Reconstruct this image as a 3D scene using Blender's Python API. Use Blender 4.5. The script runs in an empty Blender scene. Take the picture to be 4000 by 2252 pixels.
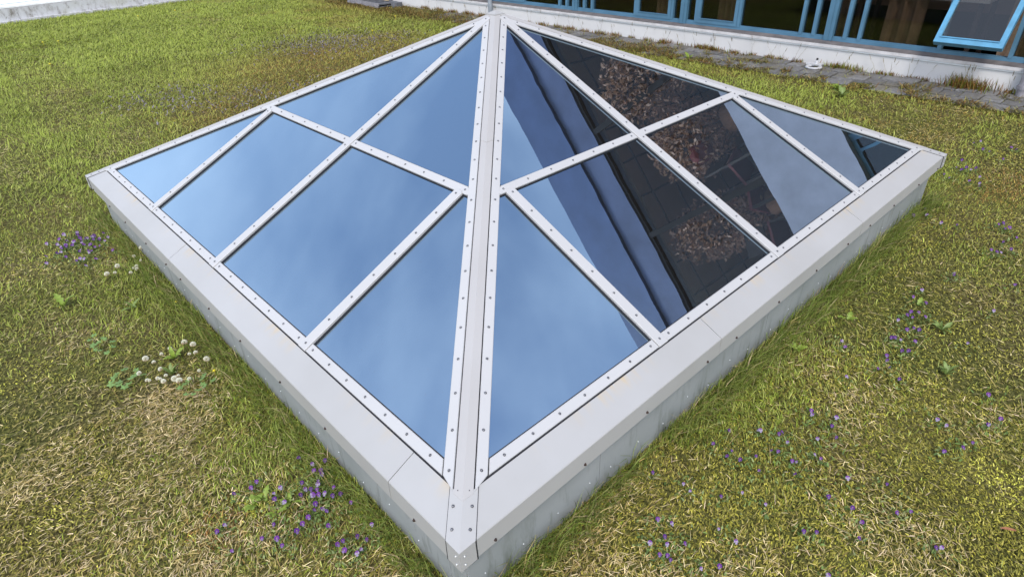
import bpy, math, random
import numpy as np
random.seed(7); rng = np.random.default_rng(11)
R = math.radians
scn = bpy.context.scene
col = scn.collection

# ------------------------------------------------------------------ camera, sky, sun, exposure
S = 3.8                                    # side of the skylight at its eaves, metres
EZ = 0.33                                  # eave height above the roof turf
CAM = np.array([-0.53046769, -0.83754312, 1.75544686])
RC = np.array([[0.72676591, -0.68586981, -0.03733526],
               [-0.392377, -0.36993159, -0.84213474],
               [0.5637833, 0.62668431, -0.5379732]])      # rows: right, down, forward
FPX = 2413.894                             # focal length in photograph pixels (4000 wide)
from mathutils import Matrix, Vector
cd = bpy.data.cameras.new('camera'); cam = bpy.data.objects.new('camera', cd); col.objects.link(cam)
cd.sensor_width = 36; cd.lens = FPX / 4000 * 36; cd.clip_start = .05; cd.clip_end = 500
M = Matrix(((RC[0][0], -RC[1][0], -RC[2][0], CAM[0]), (RC[0][1], -RC[1][1], -RC[2][1], CAM[1]),
            (RC[0][2], -RC[1][2], -RC[2][2], CAM[2]), (0, 0, 0, 1)))
cam.matrix_world = M; scn.camera = cam

SUN_EL, SUN_AZ = R(52), R(222)             # azimuth measured from +x towards +y
w = bpy.data.worlds.new('World'); scn.world = w; w.use_nodes = True
nt = w.node_tree; nt.nodes.clear()
out = nt.nodes.new('ShaderNodeOutputWorld'); bg = nt.nodes.new('ShaderNodeBackground')
sky = nt.nodes.new('ShaderNodeTexSky'); sky.sky_type = 'NISHITA'; sky.sun_disc = False
sky.sun_elevation = SUN_EL; sky.sun_rotation = R(90) - SUN_AZ; sky.dust_density = 2.0; sky.air_density = 1.0; sky.ozone_density = 2.0
tc = nt.nodes.new('ShaderNodeTexCoord'); mp = nt.nodes.new('ShaderNodeMapping'); mp.inputs['Scale'].default_value = (1.1, 1.1, 2.6)
nz = nt.nodes.new('ShaderNodeTexNoise'); nz.inputs['Scale'].default_value = 1.5; nz.inputs['Detail'].default_value = 5; nz.inputs['Roughness'].default_value = .5
rp = nt.nodes.new('ShaderNodeValToRGB'); rp.color_ramp.elements[0].position = .42; rp.color_ramp.elements[1].position = .72
rp.color_ramp.elements[0].color = (.08, .08, .08, 1); rp.color_ramp.elements[1].color = (.42, .42, .42, 1)
mx = nt.nodes.new('ShaderNodeMixRGB'); mx.inputs[2].default_value = (7.2, 7.6, 8.4, 1)
nt.links.new(tc.outputs['Generated'], mp.inputs['Vector']); nt.links.new(mp.outputs[0], nz.inputs['Vector'])
nt.links.new(nz.outputs['Fac'], rp.inputs[0]); nt.links.new(rp.outputs[0], mx.inputs[0]); nt.links.new(sky.outputs[0], mx.inputs[1])
nt.links.new(mx.outputs[0], bg.inputs[0]); bg.inputs[1].default_value = .15; nt.links.new(bg.outputs[0], out.inputs[0])
sl = bpy.data.lights.new('sun', 'SUN'); sun = bpy.data.objects.new('sun', sl); col.objects.link(sun)
sl.energy = 1.0; sl.angle = R(14); sl.color = (1, .96, .9)
sun.rotation_euler = Vector((math.cos(SUN_EL) * math.cos(SUN_AZ), math.cos(SUN_EL) * math.sin(SUN_AZ), math.sin(SUN_EL))).to_track_quat('Z', 'Y').to_euler()
scn.view_settings.view_transform = 'Standard'; scn.view_settings.look = 'None'; scn.view_settings.gamma = 1; scn.view_settings.use_curve_mapping = False
scn.view_settings.exposure = 1.0
scn.render.engine = 'CYCLES'; scn.cycles.max_bounces = 8; scn.cycles.transparent_max_bounces = 12; scn.cycles.caustics_reflective = False; scn.cycles.caustics_refractive = False

# ------------------------------------------------------------------ pixel helpers (a pixel gives a direction; the ground gives the distance)
def ray(px, py): return RC.T @ np.array([(px - 2000) / FPX, (py - 1126) / FPX, 1.0])
def on_ground(px, py, z=0.0):
    d = ray(px, py); t = (z - CAM[2]) / d[2]; return CAM + t * d

def lin(r, g, b):
    f = lambda c: (c / 255 / 12.92) if c / 255 <= .04045 else ((c / 255 + .055) / 1.055) ** 2.4
    return (f(r), f(g), f(b))

# ------------------------------------------------------------------ materials
MAT = {}
def nodes(name):
    m = bpy.data.materials.new(name); m.use_nodes = True; MAT[name] = m
    t = m.node_tree; return m, t, t.nodes['Principled BSDF'], t.nodes['Material Output']
def link(t, a, b): t.links.new(a, b)
def noise(t, scale, detail=4, rough=.55, vec=None, dim='3D'):
    n = t.nodes.new('ShaderNodeTexNoise'); n.inputs['Scale'].default_value = scale; n.inputs['Detail'].default_value = detail; n.inputs['Roughness'].default_value = rough
    if vec is not None: link(t, vec, n.inputs['Vector'])
    return n
def ramp(t, fac, stops):
    r = t.nodes.new('ShaderNodeValToRGB'); e = r.color_ramp.elements
    while len(e) < len(stops): e.new(.5)
    for el, (p, c) in zip(e, stops): el.position = p; el.color = (*c, 1) if len(c) == 3 else c
    link(t, fac, r.inputs[0]); return r
def mix(t, fac, a, b, mode='MIX'):
    n = t.nodes.new('ShaderNodeMixRGB'); n.blend_type = mode
    for i, v in ((0, fac), (1, a), (2, b)):
        if isinstance(v, (int, float)): n.inputs[i].default_value = v
        elif isinstance(v, tuple): n.inputs[i].default_value = (*v, 1)
        else: link(t, v, n.inputs[i])
    return n
def math_(t, op, a, b=None, clamp=False):
    n = t.nodes.new('ShaderNodeMath'); n.operation = op; n.use_clamp = clamp
    for i, v in ((0, a), (1, b)):
        if v is None: continue
        if isinstance(v, (int, float)): n.inputs[i].default_value = v
        else: link(t, v, n.inputs[i])
    return n
def objco(t): return t.nodes.new('ShaderNodeTexCoord').outputs['Object']
def geopos(t): return t.nodes.new('ShaderNodeNewGeometry').outputs['Position']
def bump(t, p, h, strength=.3, dist=.01):
    b = t.nodes.new('ShaderNodeBump'); b.inputs['Strength'].default_value = strength; b.inputs['Distance'].default_value = dist
    link(t, h, b.inputs['Height']); link(t, b.outputs[0], p.inputs['Normal'])
def plain(name, c, rough=.6, metal=0, var=.12, scale=14, bmp=0.0, spec=.5):
    m, t, p, o = nodes(name); n = noise(t, scale, 5, .6, geopos(t))
    d = tuple(max(0, v * (1 - var * 1.6)) for v in c); u = tuple(min(1, v * (1 + var)) for v in c)
    r = ramp(t, n.outputs['Fac'], [(.3, d), (.7, u)]); link(t, r.outputs[0], p.inputs['Base Color'])
    p.inputs['Roughness'].default_value = rough; p.inputs['Metallic'].default_value = metal; p.inputs['Specular IOR Level'].default_value = spec
    if bmp: bump(t, p, n.outputs['Fac'], bmp, .01)
    return m

# painted aluminium of the skylight, with run-off stains below the glazing joint (uv = metres along the eave, up the slope)
def metal_sheet(name, base, dirt, stain):
    m, t, p, o = nodes(name)
    uv = t.nodes.new('ShaderNodeUVMap').outputs[0]; sep = t.nodes.new('ShaderNodeSeparateXYZ'); link(t, uv, sep.inputs[0])
    g = geopos(t)
    n1 = noise(t, 1.7, 4, .6, g); n2 = noise(t, 26, 5, .65, g)
    c = mix(t, ramp(t, n1.outputs['Fac'], [(.35, (0, 0, 0)), (.75, (dirt, dirt, dirt))]).outputs[0], base, tuple(v * .72 for v in (base[0] * 1.02, base[1], base[2] * .94)))
    sp = ramp(t, n2.outputs['Fac'], [(.62, (0, 0, 0)), (.78, (dirt * .45,) * 3)])
    c = mix(t, sp.outputs[0], c.outputs[0], (.30, .30, .27))
    if stain:
        mp = t.nodes.new('ShaderNodeMapping'); mp.inputs['Scale'].default_value = (34, 5, 1); link(t, uv, mp.inputs[0])
        n3 = noise(t, 1.0, 3, .6, mp.outputs[0])
        mp2 = t.nodes.new('ShaderNodeMapping'); mp2.inputs['Scale'].default_value = (2.2, 1, 1); link(t, uv, mp2.inputs[0]); n4 = noise(t, 1.0, 2, .5, mp2.outputs[0])
        top = t.nodes.new('ShaderNodeMapRange'); top.inputs[1].default_value = .052; top.inputs[2].default_value = .112; link(t, sep.outputs[1], top.inputs[0])
        k = math_(t, 'MULTIPLY', ramp(t, n3.outputs['Fac'], [(.42, (0, 0, 0)), (.66, (1, 1, 1))]).outputs[0], top.outputs[0])
        k = math_(t, 'MULTIPLY', k.outputs[0], ramp(t, n4.outputs['Fac'], [(.45, (0, 0, 0)), (.62, (stain,) * 3)]).outputs[0])
        c = mix(t, k.outputs[0], c.outputs[0], (.46, .36, .22))
    link(t, c.outputs[0], p.inputs['Base Color']); p.inputs['Roughness'].default_value = .48; p.inputs['Specular IOR Level'].default_value = .45
    bump(t, p, n1.outputs['Fac'], .12, .02)
    return m
metal_sheet('flange', (.385, .378, .367), .4, .95)
metal_sheet('strip', (.445, .438, .428), .18, 0)
metal_sheet('hip', (.39, .375, .36), .3, 0)

def upstand_mat():
    m, t, p, o = nodes('upstand'); g = geopos(t); sep = t.nodes.new('ShaderNodeSeparateXYZ'); link(t, g, sep.inputs[0])
    mp = t.nodes.new('ShaderNodeMapping'); mp.inputs['Scale'].default_value = (18, 18, 3.0); mp.inputs['Rotation'].default_value = (.25, -.2, 0); link(t, g, mp.inputs[0])
    n = noise(t, 1, 5, .7, mp.outputs[0]); n2 = noise(t, 3, 4, .6, g)
    low = t.nodes.new('ShaderNodeMapRange'); low.inputs[1].default_value = .26; low.inputs[2].default_value = .0; link(t, sep.outputs[2], low.inputs[0])
    k = math_(t, 'MULTIPLY', ramp(t, n.outputs['Fac'], [(.53, (0, 0, 0)), (.66, (.75,) * 3)]).outputs[0], low.outputs[0])
    base = ramp(t, n2.outputs['Fac'], [(.3, (.235, .25, .245)), (.7, (.30, .31, .312))])
    c = mix(t, k.outputs[0], base.outputs[0], (.10, .11, .085))
    link(t, c.outputs[0], p.inputs['Base Color']); p.inputs['Roughness'].default_value = .55
upstand_mat()
plain('rubber', (.018, .018, .022), .75, 0, .2)
plain('screw', (.16, .16, .17), .38, .75, .2)
plain('rust_screw', (.035, .018, .012), .8, 0, .3, 60)
plain('rivet', (.62, .64, .64), .4, .3, .1)
plain('shaft', (.10, .10, .11), .9)

def glass(name, f0, tint, refl, rough=0.0, wav=.0):
    m, t, p, o = nodes(name); t.nodes.remove(p)
    lw = t.nodes.new('ShaderNodeLayerWeight'); lw.inputs[0].default_value = .5
    pw = math_(t, 'POWER', lw.outputs['Facing'], 5.0); fac = math_(t, 'MULTIPLY_ADD', pw.outputs[0], 1 - f0); fac.inputs[2].default_value = f0
    tr = t.nodes.new('ShaderNodeBsdfTransparent'); tr.inputs[0].default_value = (*tint, 1)
    gl = t.nodes.new('ShaderNodeBsdfGlossy'); gl.inputs['Roughness'].default_value = rough; gl.inputs[0].default_value = (*refl, 1)
    if wav:
        g = geopos(t); n = noise(t, 2.3, 2, .5, g); n2 = noise(t, 60, 3, .6, g)
        hsum = math_(t, 'MULTIPLY_ADD', n2.outputs['Fac'], .006); link(t, n.outputs['Fac'], hsum.inputs[2])
        b = t.nodes.new('ShaderNodeBump'); b.inputs['Strength'].default_value = wav; b.inputs['Distance'].default_value = .02; link(t, hsum.outputs[0], b.inputs['Height']); link(t, b.outputs[0], gl.inputs['Normal'])
    ms = t.nodes.new('ShaderNodeMixShader'); link(t, fac.outputs[0], ms.inputs[0]); link(t, tr.outputs[0], ms.inputs[1]); link(t, gl.outputs[0], ms.inputs[2]); link(t, ms.outputs[0], o.inputs[0])
    if name == 'solar_glass':          # a little dust lying on the panes
        g = geopos(t); nd = noise(t, 90, 3, .7, g); nl = noise(t, 1.5, 3, .5, g)
        k = math_(t, 'MULTIPLY', ramp(t, nd.outputs['Fac'], [(.66, (0, 0, 0)), (.76, (.35,) * 3)]).outputs[0], ramp(t, nl.outputs['Fac'], [(.4, (0, 0, 0)), (.7, (1, 1, 1))]).outputs[0])
        k2 = math_(t, 'ADD', k.outputs[0], .025)
        df = t.nodes.new('ShaderNodeBsdfDiffuse'); df.inputs[0].default_value = (.25, .24, .24, 1)
        m2 = t.nodes.new('ShaderNodeMixShader'); link(t, k2.outputs[0], m2.inputs[0]); link(t, ms.outputs[0], m2.inputs[1]); link(t, df.outputs[0], m2.inputs[2]); link(t, m2.outputs[0], o.inputs[0])
    return m
glass('solar_glass', .54, (.07, .06, .075), (.62, .83, 1.0), 0, .028)
glass('upper_glass', .02, (.88, .86, .84), (.95, 1, 1), 0, .03)
glass('window_glass', .05, (.62, .60, .58), (.95, 1, 1), 0, .03)

plain('spandrel', (.44, .41, .47), .8, 0, .1, 2.5, .15)
plain('white_wall', (.63, .615, .595), .8, 0, .05, 2.5, .15)
plain('trim', (.58, .56, .55), .7, 0, .15, 8)
plain('sill_lead', (.13, .115, .11), .75, 0, .25, 10)
def blue_paint():
    m, t, p, o = nodes('blue_paint'); g = geopos(t); n = noise(t, 22, 6, .7, g); n2 = noise(t, 3, 3, .5, g)
    b = ramp(t, n2.outputs['Fac'], [(.3, (.06, .145, .215)), (.7, (.09, .205, .305))])
    c = mix(t, ramp(t, n.outputs['Fac'], [(.6, (0, 0, 0)), (.72, (.6,) * 3)]).outputs[0], b.outputs[0], (.07, .15, .21)); link(t, c.outputs[0], p.inputs['Base Color']); p.inputs['Roughness'].default_value = .55
blue_paint()
plain('lit_sash_blue', (.085, .27, .42), .5, 0, .12, 12)  # lighter frame blue for the open sash, its stronger light put into the colour
plain('room', (.38, .24, .18), .9, 0, .2, 1.5)
plain('room_floor', (.09, .075, .06), .8)
plain('ceiling', (.50, .36, .30), .9, 0, .06, 3)
plain('ceiling_bar', (.06, .06, .065), .8)
plain('curtain', (.34, .25, .17), .9, 0, .2, 5)
plain('blind', (.58, .38, .24), .85, 0, .15, 30)
plain('pipe_grey', (.30, .33, .36), .55, .2, .15, 9)
plain('pipe_metal', (.36, .34, .36), .5, .4, .2, 14)
plain('black', (.012, .012, .014), .6)
plain('plastic_white', (.48, .48, .48), .45, 0, .08, 30)
plain('slate_sheet', (.15, .155, .17), .6, .2, .2, 14)
plain('wood_raw', (.60, .43, .27), .8, 0, .25, 30)
plain('brick_bit', (.42, .14, .06), .9, 0, .3, 40)
plain('pale_wall', (.72, .76, .80), .7, 0, .06, 1.5)
plain('coping', (.86, .87, .86), .7, 0, .08, 6)
plain('fascia_blue', (.13, .15, .26), .6, 0, .15, 2); plain('roof_blue', (.11, .15, .29), .5, 0, .12, 2); plain('frame_dark', (.02, .017, .018), .8)
plain('dark_wood', (.06, .04, .03), .6)
plain('red_fabric', (.24, .055, .06), .7)
plain('terracotta', (.3, .14, .08), .8)

def paver_mat():
    m, t, p, o = nodes('paver'); g = geopos(t); n = noise(t, 30, 6, .7, g); n2 = noise(t, 4, 4, .6, g)
    oi = t.nodes.new('ShaderNodeObjectInfo')
    a = ramp(t, n.outputs['Fac'], [(.3, (.075, .072, .068)), (.7, (.19, .185, .18))])
    c = mix(t, ramp(t, n2.outputs['Fac'], [(.46, (0, 0, 0)), (.66, (.6,) * 3)]).outputs[0], a.outputs[0], (.12, .10, .055))
    br = math_(t, 'MULTIPLY_ADD', oi.outputs['Random'], .45); br.inputs[2].default_value = .8
    c = mix(t, 1.0, c.outputs[0], br.outputs[0], 'MULTIPLY'); link(t, c.outputs[0], p.inputs['Base Color']); p.inputs['Roughness'].default_value = .9
    bump(t, p, n.outputs['Fac'], .5, .01)
paver_mat()
def parapet_mat():
    m, t, p, o = nodes('parapet'); g = geopos(t); mp = t.nodes.new('ShaderNodeMapping'); mp.inputs['Scale'].default_value = (5, 5, 2.2); link(t, g, mp.inputs[0])
    n = noise(t, 1.6, 6, .7, mp.outputs[0]); n2 = noise(t, 18, 5, .7, g); n3 = noise(t, .8, 3, .5, g)
    c = ramp(t, n.outputs['Fac'], [(.3, (.56, .57, .58)), (.52, (.50, .50, .51)), (.62, (.33, .32, .31)), (.75, (.16, .14, .11))])
    d = mix(t, ramp(t, n2.outputs['Fac'], [(.58, (0, 0, 0)), (.68, (.75,) * 3)]).outputs[0], c.outputs[0], (.10, .085, .06))
    e = mix(t, ramp(t, n3.outputs['Fac'], [(.58, (0, 0, 0)), (.68, (.5,) * 3)]).outputs[0], d.outputs[0], (.30, .30, .12))
    link(t, e.outputs[0], p.inputs['Base Color']); p.inputs['Roughness'].default_value = .95
parapet_mat()
def ground_mat():
    m, t, p, o = nodes('turf_soil'); g = geopos(t); n = noise(t, 55, 8, .75, g); n2 = noise(t, 1.3, 5, .6, g); n3 = noise(t, 7, 5, .65, g)
    a = ramp(t, n.outputs['Fac'], [(.36, (.022, .018, .007)), (.50, (.14, .12, .045)), (.66, (.34, .29, .125))])
    b = ramp(t, n.outputs['Fac'], [(.36, (.022, .022, .007)), (.50, (.125, .13, .034)), (.66, (.28, .28, .085))])
    c = mix(t, ramp(t, n2.outputs['Fac'], [(.4, (0, 0, 0)), (.6, (1, 1, 1))]).outputs[0], a.outputs[0], b.outputs[0])
    c = mix(t, ramp(t, n3.outputs['Fac'], [(.55, (0, 0, 0)), (.75, (.7,) * 3)]).outputs[0], c.outputs[0], (.11, .075, .035))
    link(t, c.outputs[0], p.inputs['Base Color']); p.inputs['Roughness'].default_value = 1; p.inputs['Specular IOR Level'].default_value = .1
    bump(t, p, n.outputs['Fac'], 1.0, .03)
ground_mat()
def attr_mat(name, rough=.6, trans=.25, spec=.25):
    m, t, p, o = nodes(name); a = t.nodes.new('ShaderNodeAttribute'); a.attribute_name = 'Col'
    link(t, a.outputs['Color'], p.inputs['Base Color']); p.inputs['Roughness'].default_value = rough; p.inputs['Specular IOR Level'].default_value = spec
    tl = t.nodes.new('ShaderNodeBsdfTranslucent'); link(t, a.outputs['Color'], tl.inputs[0]); ms = t.nodes.new('ShaderNodeMixShader'); ms.inputs[0].default_value = trans
    link(t, p.outputs[0], ms.inputs[1]); link(t, tl.outputs[0], ms.inputs[2]); link(t, ms.outputs[0], o.inputs[0])
attr_mat('blade'); attr_mat('petal', .7, .35, .1)
def leaf_mat(name, c):
    m, t, p, o = nodes(name); n = noise(t, 70, 4, .6, geopos(t)); r = ramp(t, n.outputs['Fac'], [(.3, tuple(v * .7 for v in c)), (.7, tuple(v * 1.2 for v in c))])
    link(t, r.outputs[0], p.inputs['Base Color']); p.inputs['Roughness'].default_value = .5
    tl = t.nodes.new('ShaderNodeBsdfTranslucent'); link(t, r.outputs[0], tl.inputs[0]); ms = t.nodes.new('ShaderNodeMixShader'); ms.inputs[0].default_value = .3
    link(t, p.outputs[0], ms.inputs[1]); link(t, tl.outputs[0], ms.inputs[2]); link(t, ms.outputs[0], o.inputs[0])
leaf_mat('leaf_green', (.20, .33, .09)); leaf_mat('leaf_mid', (.22, .30, .08)); leaf_mat('leaf_lime', (.26, .36, .05)); leaf_mat('leaf_dead', (.50, .21, .11)); leaf_mat('leaf_house', (.62, .36, .25))

# ------------------------------------------------------------------ mesh helpers
def mesh(name, V, F, mat, uv=None, colr=None, smooth=False):
    me = bpy.data.meshes.new(name); me.from_pydata([tuple(v) for v in V], [], F); me.materials.append(MAT[mat])
    if uv is not None:
        l = me.uv_layers.new(name='UVMap')
        for lp in me.loops: l.data[lp.index].uv = uv[lp.vertex_index]
    if colr is not None:
        a = me.color_attributes.new('Col', 'FLOAT_COLOR', 'POINT'); a.data.foreach_set('color', np.array([(*c, 1) for c in colr], dtype=np.float32).ravel())
    if smooth: me.polygons.foreach_set('use_smooth', [True] * len(me.polygons))
    me.update(); return me
def put(name, me, parent=None, loc=(0, 0, 0), rot=(0, 0, 0), sc=None):
    o = bpy.data.objects.new(name, me); col.objects.link(o); o.parent = parent; o.location = loc; o.rotation_euler = rot
    if sc is not None: o.scale = sc if hasattr(sc, '__len__') else (sc, sc, sc)
    return o
def tag(o, label, cat=None, group=None, kind=None):
    if label: o['label'] = label
    if cat: o['category'] = cat
    if group: o['group'] = group
    if kind: o['kind'] = kind
    return o
class MB:
    def __init__(s): s.V = []; s.F = []
    def box(s, a, b):
        (x0, y0, z0), (x1, y1, z1) = a, b; k = len(s.V)
        s.V += [(x0, y0, z0), (x1, y0, z0), (x1, y1, z0), (x0, y1, z0), (x0, y0, z1), (x1, y0, z1), (x1, y1, z1), (x0, y1, z1)]
        s.F += [tuple(k + i for i in f) for f in ((0, 3, 2, 1), (4, 5, 6, 7), (0, 1, 5, 4), (1, 2, 6, 5), (2, 3, 7, 6), (3, 0, 4, 7))]; return s
    def tube(s, a, b, r0, r1=None, n=10, cap=True):
        r1 = r0 if r1 is None else r1; a = Vector(a); b = Vector(b); d = (b - a).normalized(); u = d.orthogonal().normalized(); v = d.cross(u); k = len(s.V)
        for P, r in ((a, r0), (b, r1)):
            for i in range(n): s.V.append(tuple(P + u * (r * math.cos(2 * math.pi * i / n)) + v * (r * math.sin(2 * math.pi * i / n))))
        for i in range(n): s.F.append((k + i, k + (i + 1) % n, k + n + (i + 1) % n, k + n + i))
        if cap: s.F.append(tuple(k + i for i in range(n))[::-1]); s.F.append(tuple(k + n + i for i in range(n)))
        return s
    def lathe(s, prof, n=24, c=(0, 0, 0)):
        k = len(s.V)
        for r, z in prof:
            for i in range(n): s.V.append((c[0] + r * math.cos(2 * math.pi * i / n), c[1] + r * math.sin(2 * math.pi * i / n), c[2] + z))
        for j in range(len(prof) - 1):
            for i in range(n): s.F.append((k + j * n + i, k + j * n + (i + 1) % n, k + (j + 1) * n + (i + 1) % n, k + (j + 1) * n + i))
        return s
    def build(s, name, mat, parent=None, **kw):
        return put(name, mesh(name, s.V, s.F, mat, smooth=kw.pop('smooth', False)), parent, **kw)

# ------------------------------------------------------------------ the roof turf and the sky-facing setting
HX = S / 2
gv = [(-14, -14), (40, -14), (40, 60), (-14, 60)]
hole = [(.06, .06), (S - .06, .06), (S - .06, S - .06), (.06, S - .06)]
V = [(x, y, 0) for x, y in gv] + [(x, y, 0) for x, y in hole]
ground = put('ground', mesh('ground', V, [(0, 1, 5, 4), (1, 2, 6, 5), (2, 3, 7, 6), (3, 0, 4, 7)], 'turf_soil')); tag(ground, 'mossy soil of the planted flat roof', None, None, 'structure')

# ------------------------------------------------------------------ the pyramid skylight
H = .2321 * S; AL = math.atan2(H, HX); CA, SA = math.cos(AL), math.sin(AL); LS = HX / CA
def P(e, s, n): return (e - HX, s * CA - n * SA - HX, EZ + s * SA + n * CA)       # face 0 (eave y = 0), centred on the skylight
def prism(name, poly, n0, n1, mat, ch=.0025):
    if sum(poly[i][0] * poly[(i + 1) % len(poly)][1] - poly[(i + 1) % len(poly)][0] * poly[i][1] for i in range(len(poly))) < 0: poly = poly[::-1]
    k = len(poly); V = []; UV = []; F = []
    def inset(d):
        q = []
        for i in range(k):
            a, b, c = (Vector(poly[(i + j) % k]) for j in (-1, 0, 1)); u = (b - a).normalized(); v = (c - b).normalized(); nn = Vector((-u.y, u.x)); mm = Vector((-v.y, v.x))
            h = nn + mm; h = h / max(.25, h.dot(nn)) if h.length > 1e-6 else nn; q.append(tuple(b + h * d))
        return q
    rings = [(poly, n0), (poly, n1 - ch), (inset(ch), n1)] if ch else [(poly, n0), (poly, n1)]
    for pl, n in rings:
        for e, s in pl: V.append(P(e, s, n)); UV.append((e, s))
    for j in range(len(rings) - 1):
        for i in range(k): F.append((j * k + i, j * k + (i + 1) % k, (j + 1) * k + (i + 1) % k, (j + 1) * k + i))
    F.append(tuple(range(k))[::-1]); F.append(tuple((len(rings) - 1) * k + i for i in range(k)))
    return mesh(name, V, F, mat, uv=UV)
SKY = bpy.data.objects.new('pyramid_skylight', None); col.objects.link(SKY); SKY.location = (HX, HX, 0)
tag(SKY, 'low white pyramid skylight with reflective blue glass standing in the turf', 'skylight')
rotk = lambda k: (0, 0, -math.pi / 2 * k)
hipx = lambda s: s * CA
G0, G1, CW = .0365, .0425, .090                 # hip cover half width, joint, outer edge of the strips (along the eave)
S0, S1 = .1145, .151                          # eave strip
JK = 1.03; RW = .024; TS0, TS1 = .974, 1.013
def rect(e0, e1, s0, s1): return [(e0, s0), (e1, s0), (e1, s1), (e0, s1)]
mir = lambda poly: [(S - e, s) for e, s in poly][::-1]
strips = []      # (polygon, top, gasket margins polygon, screws)
def line(p, q, step, m0=.03, m1=.03):
    L = math.dist(p, q); n = max(1, round((L - m0 - m1) / step)); return [(p[0] + (q[0] - p[0]) * (m0 + (L - m0 - m1) * i / n) / L, p[1] + (q[1] - p[1]) * (m0 + (L - m0 - m1) * i / n) / L) for i in range(n + 1)]
def chamfered(e0, e1, s0, s1, c=.012): return [(e0, s0), (e1, s0), (e1, s1 - c), (e1 - c, s1), (e0 + c, s1), (e0, s1 - c)]
tA = (HX - RW - CW) / CA; tB = (HX - RW - G1) / CA
hipcap = [(hipx(S0 - .012) + G1, S0 - .012), (hipx(S0) + CW, S0 + .002), (HX - RW, tA), (HX - RW, tB)]
sm = (G1 + CW) / 2
hs = line((hipx(S0) + sm + .01, S0 + .015), (HX - RW - .012, (HX - RW - .012 - sm) / CA), .122, .01, .02)
eave = [[(hipx(S0) + CW + .003, S0), (JK - RW - .002, S0), (JK - RW - .002, S1), (hipx(S1) + CW + .003, S1)], rect(JK + RW + .002, HX - RW - .002, S0, S1)]
trans = [(hipx(TS0) + CW - .012, TS0 + .006), (hipx(TS0) + CW + .01, TS0), (HX - RW - .002, TS0), (HX - RW - .002, TS1), (hipx(TS1) + CW + .002, TS1)]
for m in (0, 1):
    f = mir if m else (lambda q: q); fs = (lambda L: [(S - e, s) for e, s in L]) if m else (lambda L: L)
    strips.append(('hip_strip', f(hipcap), .0055, fs(hs)))
    strips.append(('eave_strip', f(eave[0]), .005, fs(line((hipx(S1) + CW, .134), (JK - RW, .134), .128, .045, .03))))
    strips.append(('eave_strip', f(eave[1]), .005, fs(line((JK + RW, .134), (HX - RW, .134), .131, .03, .03))))
    strips.append(('transom_strip', f(trans), .005, fs(line((hipx(TS0) + CW, (TS0 + TS1) / 2), (HX - RW, (TS0 + TS1) / 2), .131, .035, .03))))
    strips.append(('jack_rafter_strip', f(chamfered(JK - RW, JK + RW, S0 - .002, .984)), .0085, fs(line((JK, S0), (JK, .98), .12, .022, .02))))
strips.append(('centre_rafter_strip', chamfered(HX - RW, HX + RW, S0 - .002, LS - .052, .014), .0085, line((HX, S0), (HX, LS - .05), .12, .022, .025)))
scrV = MB().lathe([(.0001, .004), (.0025, .0038), (.0038, .0024), (.004, .0008), (.0048, .0006), (.0048, -.002)], 8)
tilt = Matrix.Rotation(AL, 3, 'X')
screw_me = mesh('screw', [tuple(tilt @ Vector(v)) for v in scrV.V], scrV.F, 'screw', smooth=True)
back_screws = MB()
for nm, poly, top, scr in strips:
    me = prism(nm, poly, -.002, top, 'strip', .0018)
    c = sum((Vector(q) for q in poly), Vector((0, 0))) / len(poly)
    big = []
    for q in poly:      # the rubber gasket shows a few millimetres beyond the strip
        d = Vector(q) - c; big.append((q[0] + math.copysign(.004, d.x), q[1] + math.copysign(.004, d.y)))
    gme = prism('gasket', big, -.0075, -.0015, 'rubber', 0)
    for k in range(4):
        o = put(nm, me, SKY, rot=rotk(k)); put('gasket', gme, o)
        for e, s in scr:
            p = P(e, s, top)
            if k < 2: put('screw', screw_me, o, loc=p)
            else:
                rm = Matrix.Rotation(-math.pi / 2 * k, 3, 'Z'); b = len(back_screws.V)
                back_screws.V += [tuple(rm @ (Vector(p) + tilt @ Vector(v))) for v in scrV.V]; back_screws.F += [tuple(b + i for i in fc) for fc in scrV.F]
tag(back_screws.build('screws', 'screw', SKY), None, None, None, 'stuff')
# glass panes
mg = .022
jl = JK
panes = [
    [(hipx(S1 - .02) + CW - .02, S1 - .02), (JK - .004, S1 - .02), (JK - .004, (JK - .004 - CW + .02) / CA)],
    rect(JK + .004, HX - .004, S1 - .02, .991),
    [(hipx(.995) + CW - .02, .995), (HX - .004, .995), (HX - .004, (HX - .004 - CW + .02) / CA)]]
for poly in panes:
    for f in (lambda q: q, mir):
        me = prism('glass_pane', f(poly), -.017, -.0065, 'solar_glass', 0)
        for k in range(4): put('glass_pane', me, SKY, rot=rotk(k))
# hip covers: two facets folded along the hip; joint at s = 1.25
def hip_cover(name, s0, s1, half, lift, mat='hip'):
    V = []; UV = []; cs = Vector((0, 0, 0))
    for s in (s0, s1):
        e = hipx(s)
        a = Vector(P(e + half, s, lift)); b = Vector(P(e, s, lift)); m_ = Vector((a.y, a.x, a.z))
        b.x = b.y = (b.x + b.y) / 2
        for q in (a, b, m_): V.append(q)
        for q in (a, b, m_): V.append(q - Vector((0, 0, .006)))
        UV += [(e, s)] * 6
    F = [(0, 1, 7, 6), (1, 2, 8, 7), (3, 9, 10, 4), (4, 10, 11, 5), (0, 6, 9, 3), (2, 5, 11, 8), (0, 3, 4, 1), (1, 4, 5, 2), (6, 7, 10, 9), (7, 8, 11, 10)]
    return mesh(name, V, F, mat, uv=UV)
hl, hu = hip_cover('hip_cover', .10, 1.249, G0, .004), hip_cover('hip_cover', 1.2495, LS - .03, G0, .0055)
for k in range(4):
    put('hip_cover', hl, SKY, rot=rotk(k)); put('hip_cover', hu, SKY, rot=rotk(k))
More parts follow.
